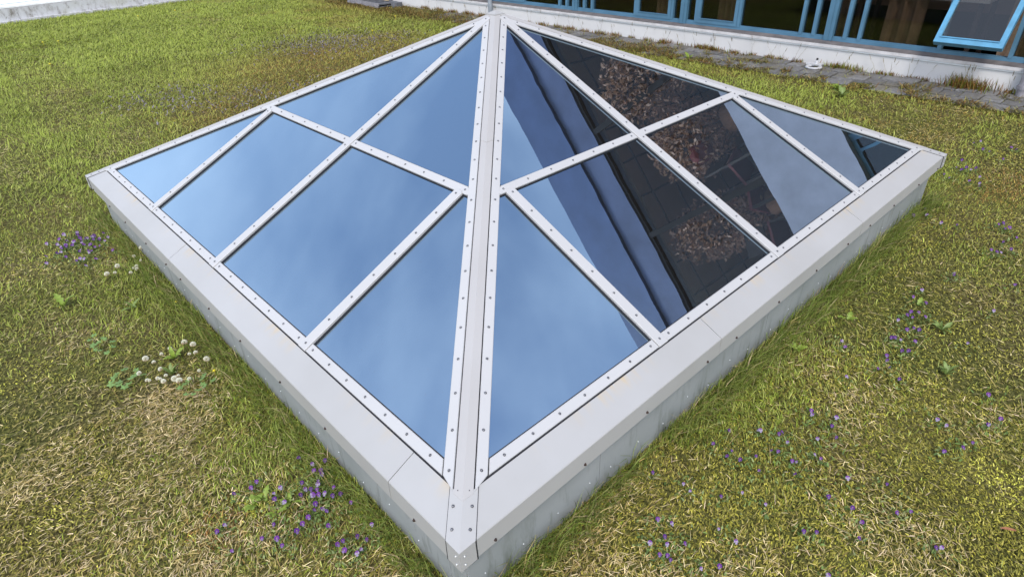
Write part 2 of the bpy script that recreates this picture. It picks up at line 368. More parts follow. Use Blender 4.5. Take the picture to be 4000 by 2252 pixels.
    # dark base under the joints between hip cover, strips and flange
base = prism('joint_seal', [(hipx(.085) + .012, .085), (S - hipx(.085) - .012, .085), (HX + .02, LS - .03), (HX - .02, LS - .03)], -.034, -.0235, 'rubber', 0)
hb = [(hipx(.09) + .004, .09), (hipx(.09) + .062, .09), (HX, LS - .075), (HX, LS - .02)]
hbm = [prism('joint_seal', hb, -.012, -.0045, 'rubber', 0), prism('joint_seal', mir(hb), -.012, -.0045, 'rubber', 0)]
eb = prism('joint_seal', rect(.10, S - .10, .095, .135), -.0105, -.005, 'rubber', 0)
for k in range(4):
    put('joint_seal', eb, SKY, rot=rotk(k))
    for m_ in hbm: put('joint_seal', m_, SKY, rot=rotk(k))
# apex cap
ax = .036; az = EZ + H + .011
V = [(0, 0, az), (-ax, -ax, az - ax * math.tan(AL)), (ax, -ax, az - ax * math.tan(AL)), (ax, ax, az - ax * math.tan(AL)), (-ax, ax, az - ax * math.tan(AL))] + [(sx * ax, sy * ax, az - ax * math.tan(AL) - .008) for sx, sy in ((-1, -1), (1, -1), (1, 1), (-1, 1))]
put('apex_cap', mesh('apex_cap', V, [(0, 1, 2), (0, 2, 3), (0, 3, 4), (0, 4, 1), (1, 5, 6, 2), (2, 6, 7, 3), (3, 7, 8, 4), (4, 8, 5, 1)], 'flange', uv=[(0, 0)] * 9), SKY)
# eave flanges with folded fascia, in lengths
FH = .072; FT = .1085; rust_me = mesh('rust_screw', [(v[0] * 1.05, v[2] * -1.3, v[1] * 1.05) for v in scrV.V], [f[::-1] for f in scrV.F], 'rust_screw', smooth=True)
rivet_me = mesh('rivet', [(v[0] * .55, v[2] * -.6, v[1] * .55) for v in scrV.V], [f[::-1] for f in scrV.F], 'rivet', smooth=True)
def flange(e0, e1, first, last):
    a0 = (e0 + (.0 if first else 0)); V = []; UV = []; th = .003
    l0 = e0; l1 = e0 + (hipx(FT) if first else 0); r0 = e1; r1 = e1 - (hipx(FT) if last else 0)
    for (e_b, e_t) in ((l0, l1), (r0, r1)):
        q = [P(e_t, FT, 0), P(e_b, .004, 0), P(e_b, .0, -.002)]; q.append((q[2][0], -HX - .0008, EZ - FH)); q += [(e_b - HX, -HX + .0025, EZ - FH), (e_b - HX, -HX + .003, EZ - .008), P(e_t, FT, -th)]
        V += q; UV += [(e_t, FT), (e_b, 0), (e_b, 0), (e_b, -FH), (e_b, -FH), (e_b, 0), (e_t, FT)]
    F = [(i, i + 1, 7 + i + 1, 7 + i)[::-1] for i in range(6)] + [(6, 0, 7, 13)[::-1], tuple(range(7)), tuple(range(7, 14))[::-1]]
    return mesh('flange', V, F, 'flange', uv=UV)
seams = {0: [1.262, 2.56], 1: [1.58, 3.472], 2: [1.3, 2.5], 3: [1.3, 2.5]}
core = MB().box((-HX + .055, -HX + .055, -.02), (HX - .055, -HX + .075, EZ - .02))
for k in range(4):
    cuts = [0] + seams[k] + [S]
    for i in range(len(cuts) - 1):
        g = .0014
        o = put('eave_flange', flange(cuts[i] + (g if i else 0), cuts[i + 1] - (g if i < len(cuts) - 2 else 0), i == 0, i == len(cuts) - 2), SKY, rot=rotk(k))
        if k < 2:
            e = cuts[i] + .12
            while e < cuts[i + 1] - .05: put('rust_screw', rust_me, o, loc=(e - HX, -HX - .0012, EZ - FH + .013)); e += .345 + .03 * math.sin(e * 9)
    core.build('upstand_core', 'shaft', SKY, rot=rotk(k))
    us = {0: [.045, .62, 1.75, 2.86, S - .045], 1: [.045, 1.1, 2.2, 3.3, 3.68, S - .045], 2: [.045, S / 2, S - .045], 3: [.045, S / 2, S - .045]}[k]
    for i in range(len(us) - 1):
        o = MB().box((us[i] + .0012 - HX, -HX + .040, -.01), (us[i + 1] - .0012 - HX, -HX + .0545, EZ - .015)).build('upstand_panel', 'upstand', SKY, rot=rotk(k))
        if k < 2:
            e = us[i] + .06
            while e < us[i + 1] - .03:
                put('rivet', rivet_me, o, loc=(e - HX, -HX + .040, .075 + .02 * math.sin(e * 23))); e += .155
# corner covers on the four hips, folded down the fascia
def corner():
    V = []; UV = []; w = .054; t = .003
    a0 = Vector(P(hipx(.108) + w, .108, t)); b0 = Vector(P(hipx(.108), .108, t)); a1 = Vector(P(w, .0, t)); b1 = Vector(P(0, 0, t)); b1.x = b1.y = -HX - .002; a1.y = -HX - .002; b0.x = b0.y = (b0.x + b0.y) / 2
    a2 = Vector((a1.x, -HX - .0035, EZ - FH - .002)); b2 = Vector((-HX - .0035, -HX - .0035, EZ - FH - .002))
    mr = lambda q: Vector((q.y, q.x, q.z))
    V = [a0, b0, mr(a0), a1, b1, mr(a1), a2, b2, mr(a2)]
    F = [(0, 1, 4, 3), (1, 2, 5, 4), (3, 4, 7, 6), (4, 5, 8, 7)]; k = len(V); V += [v + Vector((.0022, .0022, -.0022)) for v in V]
    F += [tuple(k + i for i in f[::-1]) for f in F] + [(0, 3, 12, 9), (3, 6, 15, 12), (2, 11, 14, 5), (5, 14, 17, 8), (6, 7, 16, 15), (7, 8, 17, 16), (0, 9, 10, 1), (1, 10, 11, 2)]
    return mesh('corner_cover', V, F, 'flange', uv=[(0, .03)] * len(V))
cme = corner()
csm = cme.copy(); csm.materials.clear(); csm.materials.append(MAT['rubber'])  # thin black copy under each corner cover, added to draw its seam shadow
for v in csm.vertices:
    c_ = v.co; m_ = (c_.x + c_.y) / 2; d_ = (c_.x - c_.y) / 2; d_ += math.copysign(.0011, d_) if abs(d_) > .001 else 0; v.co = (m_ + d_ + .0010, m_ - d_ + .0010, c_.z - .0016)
for k in range(4):
    o = put('corner_cover', cme, SKY, rot=rotk(k)); put('seam_shade', csm, o)
    for e, s in ((.060, .03), (.103, .075)):
        put('screw', screw_me, o, loc=P(e, s, .003)); put('screw', screw_me, o, loc=(P(e, s, .003)[1], P(e, s, .003)[0], P(e, s, .003)[2]), rot=(AL, AL, 0))
    for z in (-.02, -.055): put('rivet', rivet_me, o, loc=(-HX + .013, -HX - .004, EZ + z)); put('rivet', rivet_me, o, loc=(-HX - .004, -HX + .013, EZ + z), rot=(0, 0, -math.pi / 2))
# the lined shaft below the glass
sh = MB(); q = HX - .06
V = [(-q, -q, EZ - .03), (q, -q, EZ - .03), (q, q, EZ - .03), (-q, q, EZ - .03), (-q, -q, -2.6), (q, -q, -2.6), (q, q, -2.6), (-q, q, -2.6)]
put('shaft_lining', mesh('shaft_lining', V, [(0, 1, 5, 4), (1, 2, 6, 5), (2, 3, 7, 6), (3, 0, 4, 7), (4, 5, 6, 7)], 'shaft'), SKY)

# ------------------------------------------------------------------ the white building with blue windows
XW = 6.8; Y0, Y1 = -5.5, 14.6
B = bpy.data.objects.new('white_building', None); col.objects.link(B); B.location = (XW, 0, 0)
tag(B, 'white rendered building with blue window frames along the paved edge', 'building')
bx = lambda n, m, a, b: MB().box((a[0] - XW, a[1], a[2]), (b[0] - XW, b[1], b[2])).build(n, m, B)
bx('plinth', 'white_wall', (XW, Y0, -.4), (XW + .3, Y1, .214))
bx('drip_trim', 'trim', (XW - .022, Y0, .216), (XW + .02, Y1, .246))
bx('drip_trim', 'coping', (XW - .012, Y0, .2005), (XW + .01, Y1, .2135))
V = [(-.018, y, .2475) for y in (Y0, Y1)] + [(.13, y, .272) for y in (Y0, Y1)] + [(.13, y, .22) for y in (Y0, Y1)] + [(-.018, y, .22) for y in (Y0, Y1)]
put('sill', mesh('sill', V, [(0, 2, 3, 1), (2, 4, 5, 3), (4, 6, 7, 5), (6, 0, 1, 7), (0, 6, 4, 2), (1, 3, 5, 7)], 'sill_lead'), B)
HD = 2.2; UF = 3.3; UH = 5.55; TOP = 6.9
bx('spandrel', 'spandrel', (XW + .005, Y0, HD), (XW + .3, Y1, UF))
bx('roof_fascia', 'fascia_blue', (XW + .06, Y0, UH), (XW + .3, Y1, 6.05)); bx('roof_edge', 'roof_blue', (XW, Y0, 6.051), (XW + .3, Y1, TOP)); bx('roof', 'trim', (XW + .301, Y0, TOP - .3), (XW + 4.5, Y1, TOP - .02))
bx('roof_slab', 'room', (XW + .31, Y0, UH + .02), (XW + 4.5, Y1, UH + .3))
for z0, z1, fl in ((.0, HD + .5, 0), (UF, UH - .05, 1)):
    bx('room_floor', 'room_floor', (XW + .31, Y0, z0 - .12), (XW + 4.5, Y1, z0))
    bx('room_back_wall', 'room', (XW + 4.5, Y0, z0), (XW + 4.6, Y1, z1)); bx('room_ceiling', 'ceiling', (XW + .31, Y0, z1), (XW + 4.5, Y1, z1 + .05))
    for y in (Y0, Y1): bx('room_side_wall', 'room', (XW + .31, y - .05, z0), (XW + 4.5, y + .05, z1))
gr = MB(); x = .6
while x < 4.5: gr.box((x, Y0, UH - .062), (x + .03, Y1, UH - .0505)); x += .6
y = Y0 + .3
while y < Y1: gr.box((.31, y, UH - .0625), (4.5, y + .03, UH - .0508)); y += .6
gr.build('ceiling_grid', 'ceiling_bar', B)
FX0, FX1 = .088, .158
BARS = [(.15, .19), (.30, .335), (1.065, 1.10), (1.655, 1.69)]
GL = [(.046, .15), (.19, .30), (.335, 1.065), (1.10, 1.655), (1.69, 1.804)]
cache = {}
def half_bay(yc, sg, z0, z1, floor, open_sash=False):
    key = (sg, floor)
    if floor == 1:
        if key not in cache:
            f = MB(); a, b = sorted((sg * .046, sg * 1.804)); f.box((FX0, a, z0), (FX1, b, z0 + .05)); f.box((FX0, a, z1 - .05), (FX1, b, z1)); pa, pb = a, b
            cache[key] = (mesh('window', f.V, f.F, 'frame_dark'), [mesh('pane', *(lambda m: (m.V, m.F))(MB().box((FX0 + .036, pa, z0 + .05), (FX0 + .041, pb, z1 - .05))), 'upper_glass')])
        wobj = put('window', cache[key][0], B, loc=(0, yc, 0)); put('pane', cache[key][1][0], wobj); return
    if key not in cache:
        f = MB()
        a, b = sorted((sg * .046, sg * 1.804)); f.box((FX0, a, z0), (FX1, b, z0 + .03)); f.box((FX0, a, z1 - .05), (FX1, b, z1))
        for p, q in BARS: a, b = sorted((sg * p, sg * q)); f.box((FX0 - .004, a, z0 + .03), (FX1 - .004, b, z1 - .05))
        for i, (p, q) in enumerate(GL):
            if i == 3: continue
            a, b = sorted((sg * p, sg * q)); f.box((FX0 + .008, a, z0 + .0302), (FX0 + .03, b, z0 + .045))
        if floor == 0: a, b = sorted((sg * 1.10, sg * 1.655)); f.box((FX0, a, .872), (FX1, b, .93))
        fm = mesh('window', f.V, f.F, 'blue_paint'); pm = []
        for i, (p, q) in enumerate(GL):
            a, b = sorted((sg * p, sg * q)); zz = z0 + .03
            if i == 3 and floor == 0: zz = .93
            pm.append(mesh('pane', *(lambda m: (m.V, m.F))(MB().box((FX0 + .036, a, zz), (FX0 + .041, b, z1 - .05))), 'window_glass'))
        cache[key] = (fm, pm)
    fm, pm = cache[key]
    wobj = put('window', fm, B, loc=(0, yc, 0))
    for m_ in pm: put('pane', m_, wobj)
    if floor == 0:
        hgt = .575; a, b = sorted((sg * 1.103, sg * 1.652)); s = MB(); fw = .043
        s.box((-.03, a, -hgt), (.03, a + fw, 0)); s.box((-.03, b - fw, -hgt), (.03, b, 0)); s.box((-.0298, a + fw, -hgt), (.0298, b - fw, -hgt + fw + .004)); s.box((-.0298, a + fw, -fw), (.0298, b - fw, 0))
        s.box((-.038, a + fw - .006, -hgt + fw + .004), (-.030, b - fw + .006, -hgt + fw + .014))
        so = s.build('sash', 'lit_sash_blue' if open_sash else 'blue_paint', wobj, loc=(FX0 + .022, 0, .871), rot=(0, R(38) if open_sash else 0, 0))
        if open_sash: so['label'] = 'brighter blue sash hinged open at the bottom'
        MB().box((FX0 + .02, a + fw, .871 - hgt + fw), (FX0 + .024, b - fw, .871 - fw)).build('pane', 'window_glass', wobj) if not open_sash else \
            put('pane', mesh('pane', *(lambda m: (m.V, m.F))(MB().box((-.003, a + fw, -hgt + fw), (.003, b - fw, -fw))), 'window_glass'), wobj, loc=(FX0 + .022, 0, .871), rot=(0, R(38), 0))
A0 = 2.05; PB = 1.85
for fl, z0, z1 in ((0, .266, HD), (1, UF + .002, UH)):
    for j in range(-3, 7):
        yb = A0 + j * PB            # double mullions; even j: two slim panes on either side, odd: one
        if fl: bx('mullion', 'frame_dark', (XW + FX0 - .012, yb - .044, z0), (XW + FX1, yb + .044, z1))
        else: bx('mullion', 'blue_paint', (XW + FX0 - .012, yb - .044, z0), (XW + FX1, yb - .006, z1)); bx('mullion', 'blue_paint', (XW + FX0 - .02, yb - .0055, z0), (XW + FX1, yb + .044, z1))
        if j % 2 == 0:
            half_bay(yb, 1, z0, z1, fl); half_bay(yb, -1, z0, z1, fl, open_sash=(fl == 0 and j == 0))

# curtains hanging inside, a blind in the open window
def curtain(name, y0, y1, z0, z1, x, mat, label, amp=.03, n=26):
    V = []; F = []
    for i in range(n + 1):
        t = i / n; y = y0 + (y1 - y0) * t; dx = amp * math.sin(t * 19) + amp * .5 * math.sin(t * 43)
        V += [(dx, y, z0), (dx * .6, y, z1), (dx + .006, y, z0), (dx * .6 + .006, y, z1)]
    for i in range(n): k = 4 * i; F += [(k, k + 4, k + 5, k + 1), (k + 2, k + 3, k + 7, k + 6)]
    return tag(put(name, mesh(name, V, F, mat, smooth=True), loc=(x, 0, 0)), label, 'curtain')
curtain('curtain', 3.30, 3.56, .04, 2.0, XW + .34, 'curtain', 'brown curtain hanging inside behind the sash left of the open one')
curtain('curtain', 1.25, 1.62, .04, 2.0, XW + .38, 'curtain', 'brown curtain behind the wide pane beside the open sash')
curtain('curtain', 4.25, 4.50, .04, 2.0, XW + .36, 'curtain', 'dim brown curtain behind the sash right of the grey pipe')
curtain('curtain', 1.96, 2.2, .04, 2.0, XW + .42, 'curtain', 'narrow dark curtain behind the slim panes')
curtain('blind', .30, .52, .04, 2.0, XW + .26, 'blind', 'tan curtain showing in the gap of the open sash', .012)

e = bpy.data.objects.new('desk', None); col.objects.link(e); e.location = (XW + .62, 1.35, 0); tag(e, 'white desk top behind the wide pane left of the open sash', 'desk')
MB().box((-.28, -.62, .70), (.35, .62, .745)).build('desk_top', 'pale_wall', e)
for sx in (-.22, .3):
    for sy in (-.55, .55): MB().box((sx - .02, sy - .02, 0), (sx + .02, sy + .02, .70)).build('leg', 'dark_wood', e)
# downpipes on the building
def pipe(y, x, r, mat, label, z1, coll):
    e = bpy.data.objects.new('downpipe', None); col.objects.link(e); e.location = (x, y, 0); tag(e, label, 'pipe')
    MB().tube((0, 0, .0), (0, 0, z1), r, n=16).build('pipe', mat, e, smooth=False)
    for z in coll: MB().tube((0, 0, z), (0, 0, z + .03), r * 1.22, n=16).build('collar', mat, e); MB().box((0, -.01, z + .005), (XW - x, .01, z + .022)).build('bracket', mat, e)
    return e
pipe(7.46, XW - .07, .037, 'pipe_grey', 'blue grey downpipe rising behind the tip of the skylight', 6.6, (.02, 1.7, 3.6))
pipe(.165, XW - .075, .045, 'pipe_metal', 'short grey outlet pipe at the right edge below the open window', .30, (.085,))

# things standing in the upper room, seen only as reflections in the skylight
def chair(x, y, rz, label):
    e = bpy.data.objects.new('chair', None); col.objects.link(e); e.location = (x, y, UF); e.rotation_euler = (0, 0, rz); tag(e, label, 'chair', 'chairs in the upper room')
    MB().box((-.2, -.2, .43), (.2, .2, .47)).build('seat', 'red_fabric', e); MB().box((-.2, .17, .55), (.2, .2, .88)).build('backrest', 'dark_wood', e)
    for sx in (-1, 1):
        for sy in (-1, 1): MB().box((sx * .18 - .018, sy * .18 - .018, 0), (sx * .18 + .018, sy * .18 + .018, .55 if sy > 0 else .43)).build('leg', 'dark_wood', e)
for i, (x, y, rz) in enumerate(((7.2, .5, .4), (7.2, .0, -.5), (7.25, -.6, 1.2))):
    chair(x, y, rz, 'dark chair mirrored in the right skylight face, ' + ('farthest from the eave', 'second of the three', 'nearest the eave')[i])
lamp = MB().lathe([(.001, .05), (.10, .045), (.16, .0), (.10, -.045), (.001, -.05)], 24); tag(lamp.build('paper_lantern', 'red_fabric', None, loc=(7.0, .93, 4.08), rot=(0, R(50), 0)), 'round dark red lantern mirrored in the skylight glass', 'lantern')
def bush(x, y, z, rx, rz_, n, label, seed):
    rg = np.random.default_rng(seed); e = bpy.data.objects.new('potted_plant', None); col.objects.link(e); e.location = (x, y, z); tag(e, label, 'plant', 'plants in the upper room')
    MB().lathe([(.14, 0), (.2, .34), (.17, .34), (.15, .3), (.001, .3)], 18).build('pot', 'terracotta', e); st = MB()
    V = []; F = []
    for i in range(9):
        a = rg.uniform(0, 6.28); r = rx * .6; st.tube((0, 0, .3), (r * math.cos(a), r * math.sin(a), rg.uniform(.7, rz_)), .012, .005, 6)
    for i in range(n):
        d = rg.normal(size=3); d /= np.linalg.norm(d); rr = rg.uniform(.35, 1) ** .6; c = np.array([d[0] * rx * rr, d[1] * rx * rr, .35 + (rz_ / 2) + d[2] * rz_ / 2 * rr]); u = rg.normal(size=3); u /= np.linalg.norm(u); v = np.cross(u, rg.normal(size=3)); v /= np.linalg.norm(v)
        k = len(V); L = rg.uniform(.05, .09); V += [c, c + u * L * .5 + v * L * .25, c + u * L, c + u * L * .5 - v * L * .25]; F.append((k, k + 1, k + 2, k + 3))
    st.build('stem', 'dark_wood', e); put('foliage', mesh('foliage', V, F, 'leaf_house'), e)
bush(7.35, 2.3, UF, .7, 1.7, 3600, 'large bushy brown plant mirrored near the apex of the skylight', 1)
bush(7.3, 1.15, UF, .6, 1.35, 3200, 'bushy brown plant mirrored around the red lantern', 2)
bush(7.3, -.15, UF, .5, 1.9, 2800, 'brown plant mirrored in the wide lower right pane', 3)

# ------------------------------------------------------------------ paved edge: individual pavers
pav = put('paved_edge', mesh('paved_edge', [(6.14, -3.5, .004), (6.8, -3.5, .004), (6.8, 14.5, .004), (6.14, 14.5, .004)], [(0, 1, 2, 3)], 'turf_soil')); tag(pav, 'strip of grey pavers along the foot of the white wall', None, None, 'structure')
def pmesh(w_, l_, h_, c=.008):
    V = []; 
    for z, d in ((-.02, 0), (h_ - c * .6, 0), (h_, c)): V += [(-w_ + d, -l_ + d, z), (w_ - d, -l_ + d, z), (w_ - d, l_ - d, z), (-w_ + d, l_ - d, z)]
    F = [(4 * j + i, 4 * j + (i + 1) % 4, 4 * j + 4 + (i + 1) % 4, 4 * j + 4 + i) for j in range(2) for i in range(4)] + [(8, 9, 10, 11)]
    return mesh('paver', V, F, 'paver')
pms = [pmesh(.096, .079, .022), pmesh(.094, .08, .022), pmesh(.098, .0785, .022)]
yy = -1.1
while yy < 8.6:
    for r_, xc in enumerate((6.685, 6.487, 6.287)):
        if r_ == 2 and rng.random() < .28: continue
        put('paver', pms[rng.integers(3)], pav, loc=(xc + rng.normal(0, .004), yy + (.0 if r_ != 1 else .083) + rng.normal(0, .003), .006 + rng.normal(0, .004) - .006 * r_), rot=(rng.normal(0, .02), rng.normal(0, .025), rng.normal(0, .012)))
    yy += .1675

# white plastic vent cap lying on the pavers
e = bpy.data.objects.new('vent_cap', None); col.objects.link(e); e.location = (6.60, 2.02, .03); e.scale = (.85, .85, .75); e.rotation_euler = (0, 0, R(8)); tag(e, 'white plastic ring shaped cap lying on the pavers by the wall', 'vent cap')
MB().lathe([(.074, .0), (.1, .002), (.1, .02), (.09, .03), (.074, .022), (.07, .004)], 28).build('ring', 'plastic_white', e, smooth=True)
MB().lathe([(.0, .012), (.07, .006), (.07, .003), (.0, .003)], 24).build('base_plate', 'black', e)
MB().box((-.02, -.095, .012), (.06, .095, .03)).build('bar', 'plastic_white', e, loc=(.075, .02, .01)); MB().tube((.09, 0, .03), (.1, 0, .085), .022, .014, 12).build('spout', 'plastic_white', e); MB().tube((.1, 0, .083), (.105, 0, .115), .013, .012, 12).build('knob', 'black', e)

# stack of roofing sheets and timber by the wall
e = bpy.data.objects.new('sheet_stack', None); col.objects.link(e); e.location = (6.52, 10.75, 0); e.rotation_euler = (0, 0, R(-4)); tag(e, 'low stack of grey roofing sheets and battens against the wall', 'building material')
for i, (z, dx, dy) in enumerate(((.03, 0, 0), (.075, .012, -.02))):
    MB().box((-.2 + dx, -.62 + dy, z), (.2 + dx, .62 + dy, z + .022)).build('sheet', 'slate_sheet', e); MB().box((-.215 + dx, -.63 + dy, z - .012), (-.2005 + dx, .63 + dy, z + .03)).build('edge_rail', 'pipe_metal', e)
for i in range(7): MB().box((-.19, -.5 + i * .16, .0975), (.19, -.485 + i * .16, .115)).build('rib', 'slate_sheet', e)
for i, (x, y, r_, L) in enumerate(((-.02, .2, .12, .4), (.12, -.2, -.15, .32), (-.08, .5, .6, .14))): MB().box((-.03, -L, .116), (.03, L, .142)).build('batten', 'wood_raw', e, loc=(x, y, .0), rot=(0, 0, r_))
for i, (x, y) in enumerate(((.15, -.42), (.17, .02))): MB().box((-.045, -.03, .143), (.045, .03, .18)).build('brick_piece', 'brick_bit', e, loc=(x, y, 0), rot=(0, 0, .5 + i))
MB().box((-.06, -.05, .0), (.1, .1, .09)).build('cut_block', 'slate_sheet', e, loc=(.15, -.72, 0), rot=(0, 0, .3))

# ------------------------------------------------------------------ parapet at the far left and the pale roof beyond
e = bpy.data.objects.new('parapet', None); col.objects.link(e); e.location = (0, 15.2, 0); tag(e, 'low weathered parapet with a white coping at the far left', 'parapet wall')
xs = [-9, -5.2, -2.0, 1.35, 3.1, 4.9, 6.75]
for i in range(6): MB().box((xs[i] + .002, 0, -.1), (xs[i + 1] - .002, .32, .245)).build('parapet_block', 'parapet', e); MB().box((xs[i] + .004, -.07 - .02 * (i % 2), -.02), (xs[i + 1] - .004, -.001, .045 + .012 * (i % 2))).build('ledge', 'parapet', e)
for i in range(6): MB().box((xs[i] + .001, .02, .262), (xs[i + 1] - .001, .4, .292)).build('coping', 'coping', e)
MB().box((-9, .03, .2455), (6.75, .36, .2615)).build('bed_joint', 'trim', e)
e = bpy.data.objects.new('neighbouring_roof', None); col.objects.link(e); e.location = (0, 17, 0); tag(e, 'pale roof beyond the parapet at the top left corner', 'roof')
MB().box((-12, 0, -.6), (3.4, .2, .185)).build('dark_upstand', 'black', e); V = [(-12, -.02, .187), (3.4, -.02, .187), (3.4, 6, 1.2), (-12, 6, 1.2)]; V += [(x, y, z - .05) for x, y, z in V]
put('roof_sheet', mesh('roof_sheet', V, [(0, 1, 2, 3), (7, 6, 5, 4), (0, 4, 5, 1), (1, 5, 6, 2), (2, 6, 7, 3), (3, 7, 4, 0)], 'pale_wall'), e)

# ------------------------------------------------------------------ vegetation
TBL = rng.random((256, 256))
def vnoise(x, y, sc, ox=0.0):
    x = x / sc + ox + 40; y = y / sc + ox * 1.7 + 40; xi = np.floor(x).astype(int); yi = np.floor(y).astype(int); fx = x - xi; fy = y - yi; fx = fx * fx * (3 - 2 * fx); fy = fy * fy * (3 - 2 * fy)
    g = lambda a, b: TBL[a % 256, b % 256]
    return (g(xi, yi) * (1 - fx) + g(xi + 1, yi) * fx) * (1 - fy) + (g(xi, yi + 1) * (1 - fx) + g(xi + 1, yi + 1) * fx) * fy
def fbm(x, y, sc, ox=0.0): return .55 * vnoise(x, y, sc, ox) + .28 * vnoise(x, y, sc * .47, ox + 3.1) + .17 * vnoise(x, y, sc * .21, ox + 7.7)
def blob(x, y, px, py, rx, ry=None):
    c = on_ground(px, py); ry = ry or rx; return np.exp(-(((x - c[0]) / rx) ** 2 + ((y - c[1]) / ry) ** 2))
def sstep(a, b, v): t = np.clip((v - a) / (b - a), 0, 1); return t * t * (3 - 2 * t)
def fields(x, y):
    n1 = fbm(x, y, .9, 1.3); n2 = fbm(x, y, .35, 5.2); n3 = fbm(x, y, 2.2, 9.1)
    left = sstep(.12, -.12, x)                                      # strip left of the skylight
    far = sstep(3.75, 4.2, y)                                       # beyond the left corner
    rgt = sstep(.1, -.1, y) * (1 - left)
    back = sstep(3.7, 3.9, x) * sstep(-.2, .5, y)
    lush = .15 + .75 * np.clip(sstep(1.5, 3.0, y) * left + far, 0, 1) + .22 * back + (n1 - .5) * 1.1 + (n3 - .5) * .6
    # tall green edges along the eaves
    dL = np.where((y > -.05) & (y < S + .05), np.clip(-x + .03, 0, 9), 9.); dR = np.where((x > -.05) & (x < S + .05), np.clip(-y + .03, 0, 9), 9.)
    eL = np.exp(-(dL / .2) ** 2) * sstep(.42, .6, fbm(x, y, .5, 2.2) + .22 * sstep(.7, 1.5, y) - .25 * np.exp(-((y - .45) / .22) ** 2) + .25 * np.exp(-((y - .12) / .12) ** 2))
    eR = np.exp(-(dR / .17) ** 2) * sstep(.42, .6, fbm(x, y, .45, 4.4) + .30 * sstep(.9, 1.25, x) * sstep(3.35, 2.9, x) - .3 * sstep(.95, .5, x) * sstep(.22, .35, x) + .15 * sstep(.25, .1, x))
    edge = np.clip(eL + eR, 0, 1)
    lush += .55 * edge
    for b in ((2950, 1560, .16), (3330, 1130, .16), (3400, 1000, .14), (1000, 1790, .12), (500, 1180, .3), (620, 1010, .25)): lush += .7 * blob(x, y, *b)
    dry = .22 + .32 * left * sstep(2.4, 1.2, y) + (n2 - .5) * 1.5 - .5 * edge
    for b in ((560, 1600, .3), (330, 1330, .22), (480, 1980, .25), (700, 2150, .25), (3350, 1250, .12), (2600, 1640, .12)): dry += .6 * blob(x, y, *b)
    moss = .3 + .55 * rgt + (fbm(x, y, .5, 8.8) - .5) * 1.6
    for b in ((150, 2030, .14), (60, 1440, .22), (380, 1860, .08), (3750, 1300, .14), (3900, 2050, .2)): moss += .9 * blob(x, y, *b)
    red = 0 * x
    for b in ((3890, 760, .16), (3985, 720, .2), (1300, 300, 1.4, 1.8), (1300, 250, 1.0, 1.2), (1550, 200, 1.0, 1.3), (900, 480, .5, .9), (1080, 430, .5, .9), (850, 2080, .08), (620, 930, .16), (1500, 20, 1.2, 1.5)): red += .75 * blob(x, y, *b)
    red += .5 * sstep(5.7, 6.3, x) + .35 * back * sstep(.55, .75, n2)
    return lush, dry, moss, red, edge, n2
C_LUSH = np.array([lin(124, 138, 46), lin(142, 150, 66), lin(106, 122, 40), lin(152, 156, 84)])
C_OLIVE = np.array([lin(132, 124, 58), lin(116, 112, 48), lin(146, 136, 70), lin(104, 104, 44)])
C_STRAW = np.array([lin(188, 168, 112), lin(166, 146, 92), lin(204, 186, 140), lin(144, 122, 74), lin(194, 172, 138)])
C_MOSS = np.array([lin(142, 136, 50), lin(128, 122, 46), lin(156, 148, 64), lin(112, 108, 40)])
C_RED = np.array([lin(140, 100, 52), lin(122, 84, 44), lin(158, 122, 66), lin(100, 72, 40)])
ALB = 1.36
def pick(pal, n): return pal[rng.integers(0, len(pal), n)]
def colours(x, y, f):
    n = len(x); lush, dry, moss, red, edge, n2 = f
    pat = sstep(.5, .66, fbm(x, y, .24, 12.3)) ; w = np.stack([np.clip(lush, 0.02, 2) ** 1.5, np.full(n, .85), np.clip(dry, .02, 2) * (.34 + 1.3 * pat), np.clip(moss, .02, 2) ** 1.8 * .9, np.clip(red, 0, 2) * 1.9], 1)
    w /= w.sum(1, keepdims=True); u = rng.random(n)[:, None]; idx = (u > np.cumsum(w, 1)).sum(1).clip(0, 4)
    c = np.zeros((n, 3))
    for i, pal in enumerate((C_LUSH, C_OLIVE, C_STRAW, C_MOSS, C_RED)):
        m_ = idx == i; c[m_] = pick(pal, m_.sum())
    lime = 0 * x
    for b in ((150, 2030, .10), (60, 1480, .16), (400, 1870, .05), (3760, 1330, .07), (3900, 1880, .10), (1010, 1980, .06), (3560, 1250, .06), (3300, 1950, .07), (200, 1010, .2)): lime += blob(x, y, *b) * sstep(.3, .6, fbm(x, y, .08, 17.0))
    m_ = rng.random(n) < .75 * lime; c[m_] = pick(np.array([lin(176, 172, 74), lin(160, 160, 60), lin(186, 180, 92)]), m_.sum()); idx = np.where(m_, 3, idx)
    tone = (.82 + .36 * fbm(x, y, .16, 15.1) + .30 * (fbm(x, y, 1.4, 21.7) - .5))[:, None]
    return c * (ALB * tone * rng.lognormal(-.03, .30, (n, 1)).clip(.35, 2.0)), idx
def visible(x, y, margin):
    d = np.stack([x, y, 0 * x], 1) - CAM; q = d @ RC.T; z = q[:, 2]
    u = 2000 + FPX * q[:, 0] / np.maximum(z, .05); v = 1126 + FPX * q[:, 1] / np.maximum(z, .05); mm = margin * FPX / np.maximum(z, .3)
    return (z > .05) & (u > -mm) & (u < 4000 + mm) & (v > -mm * .3 - 40) & (v < 2252 + mm)
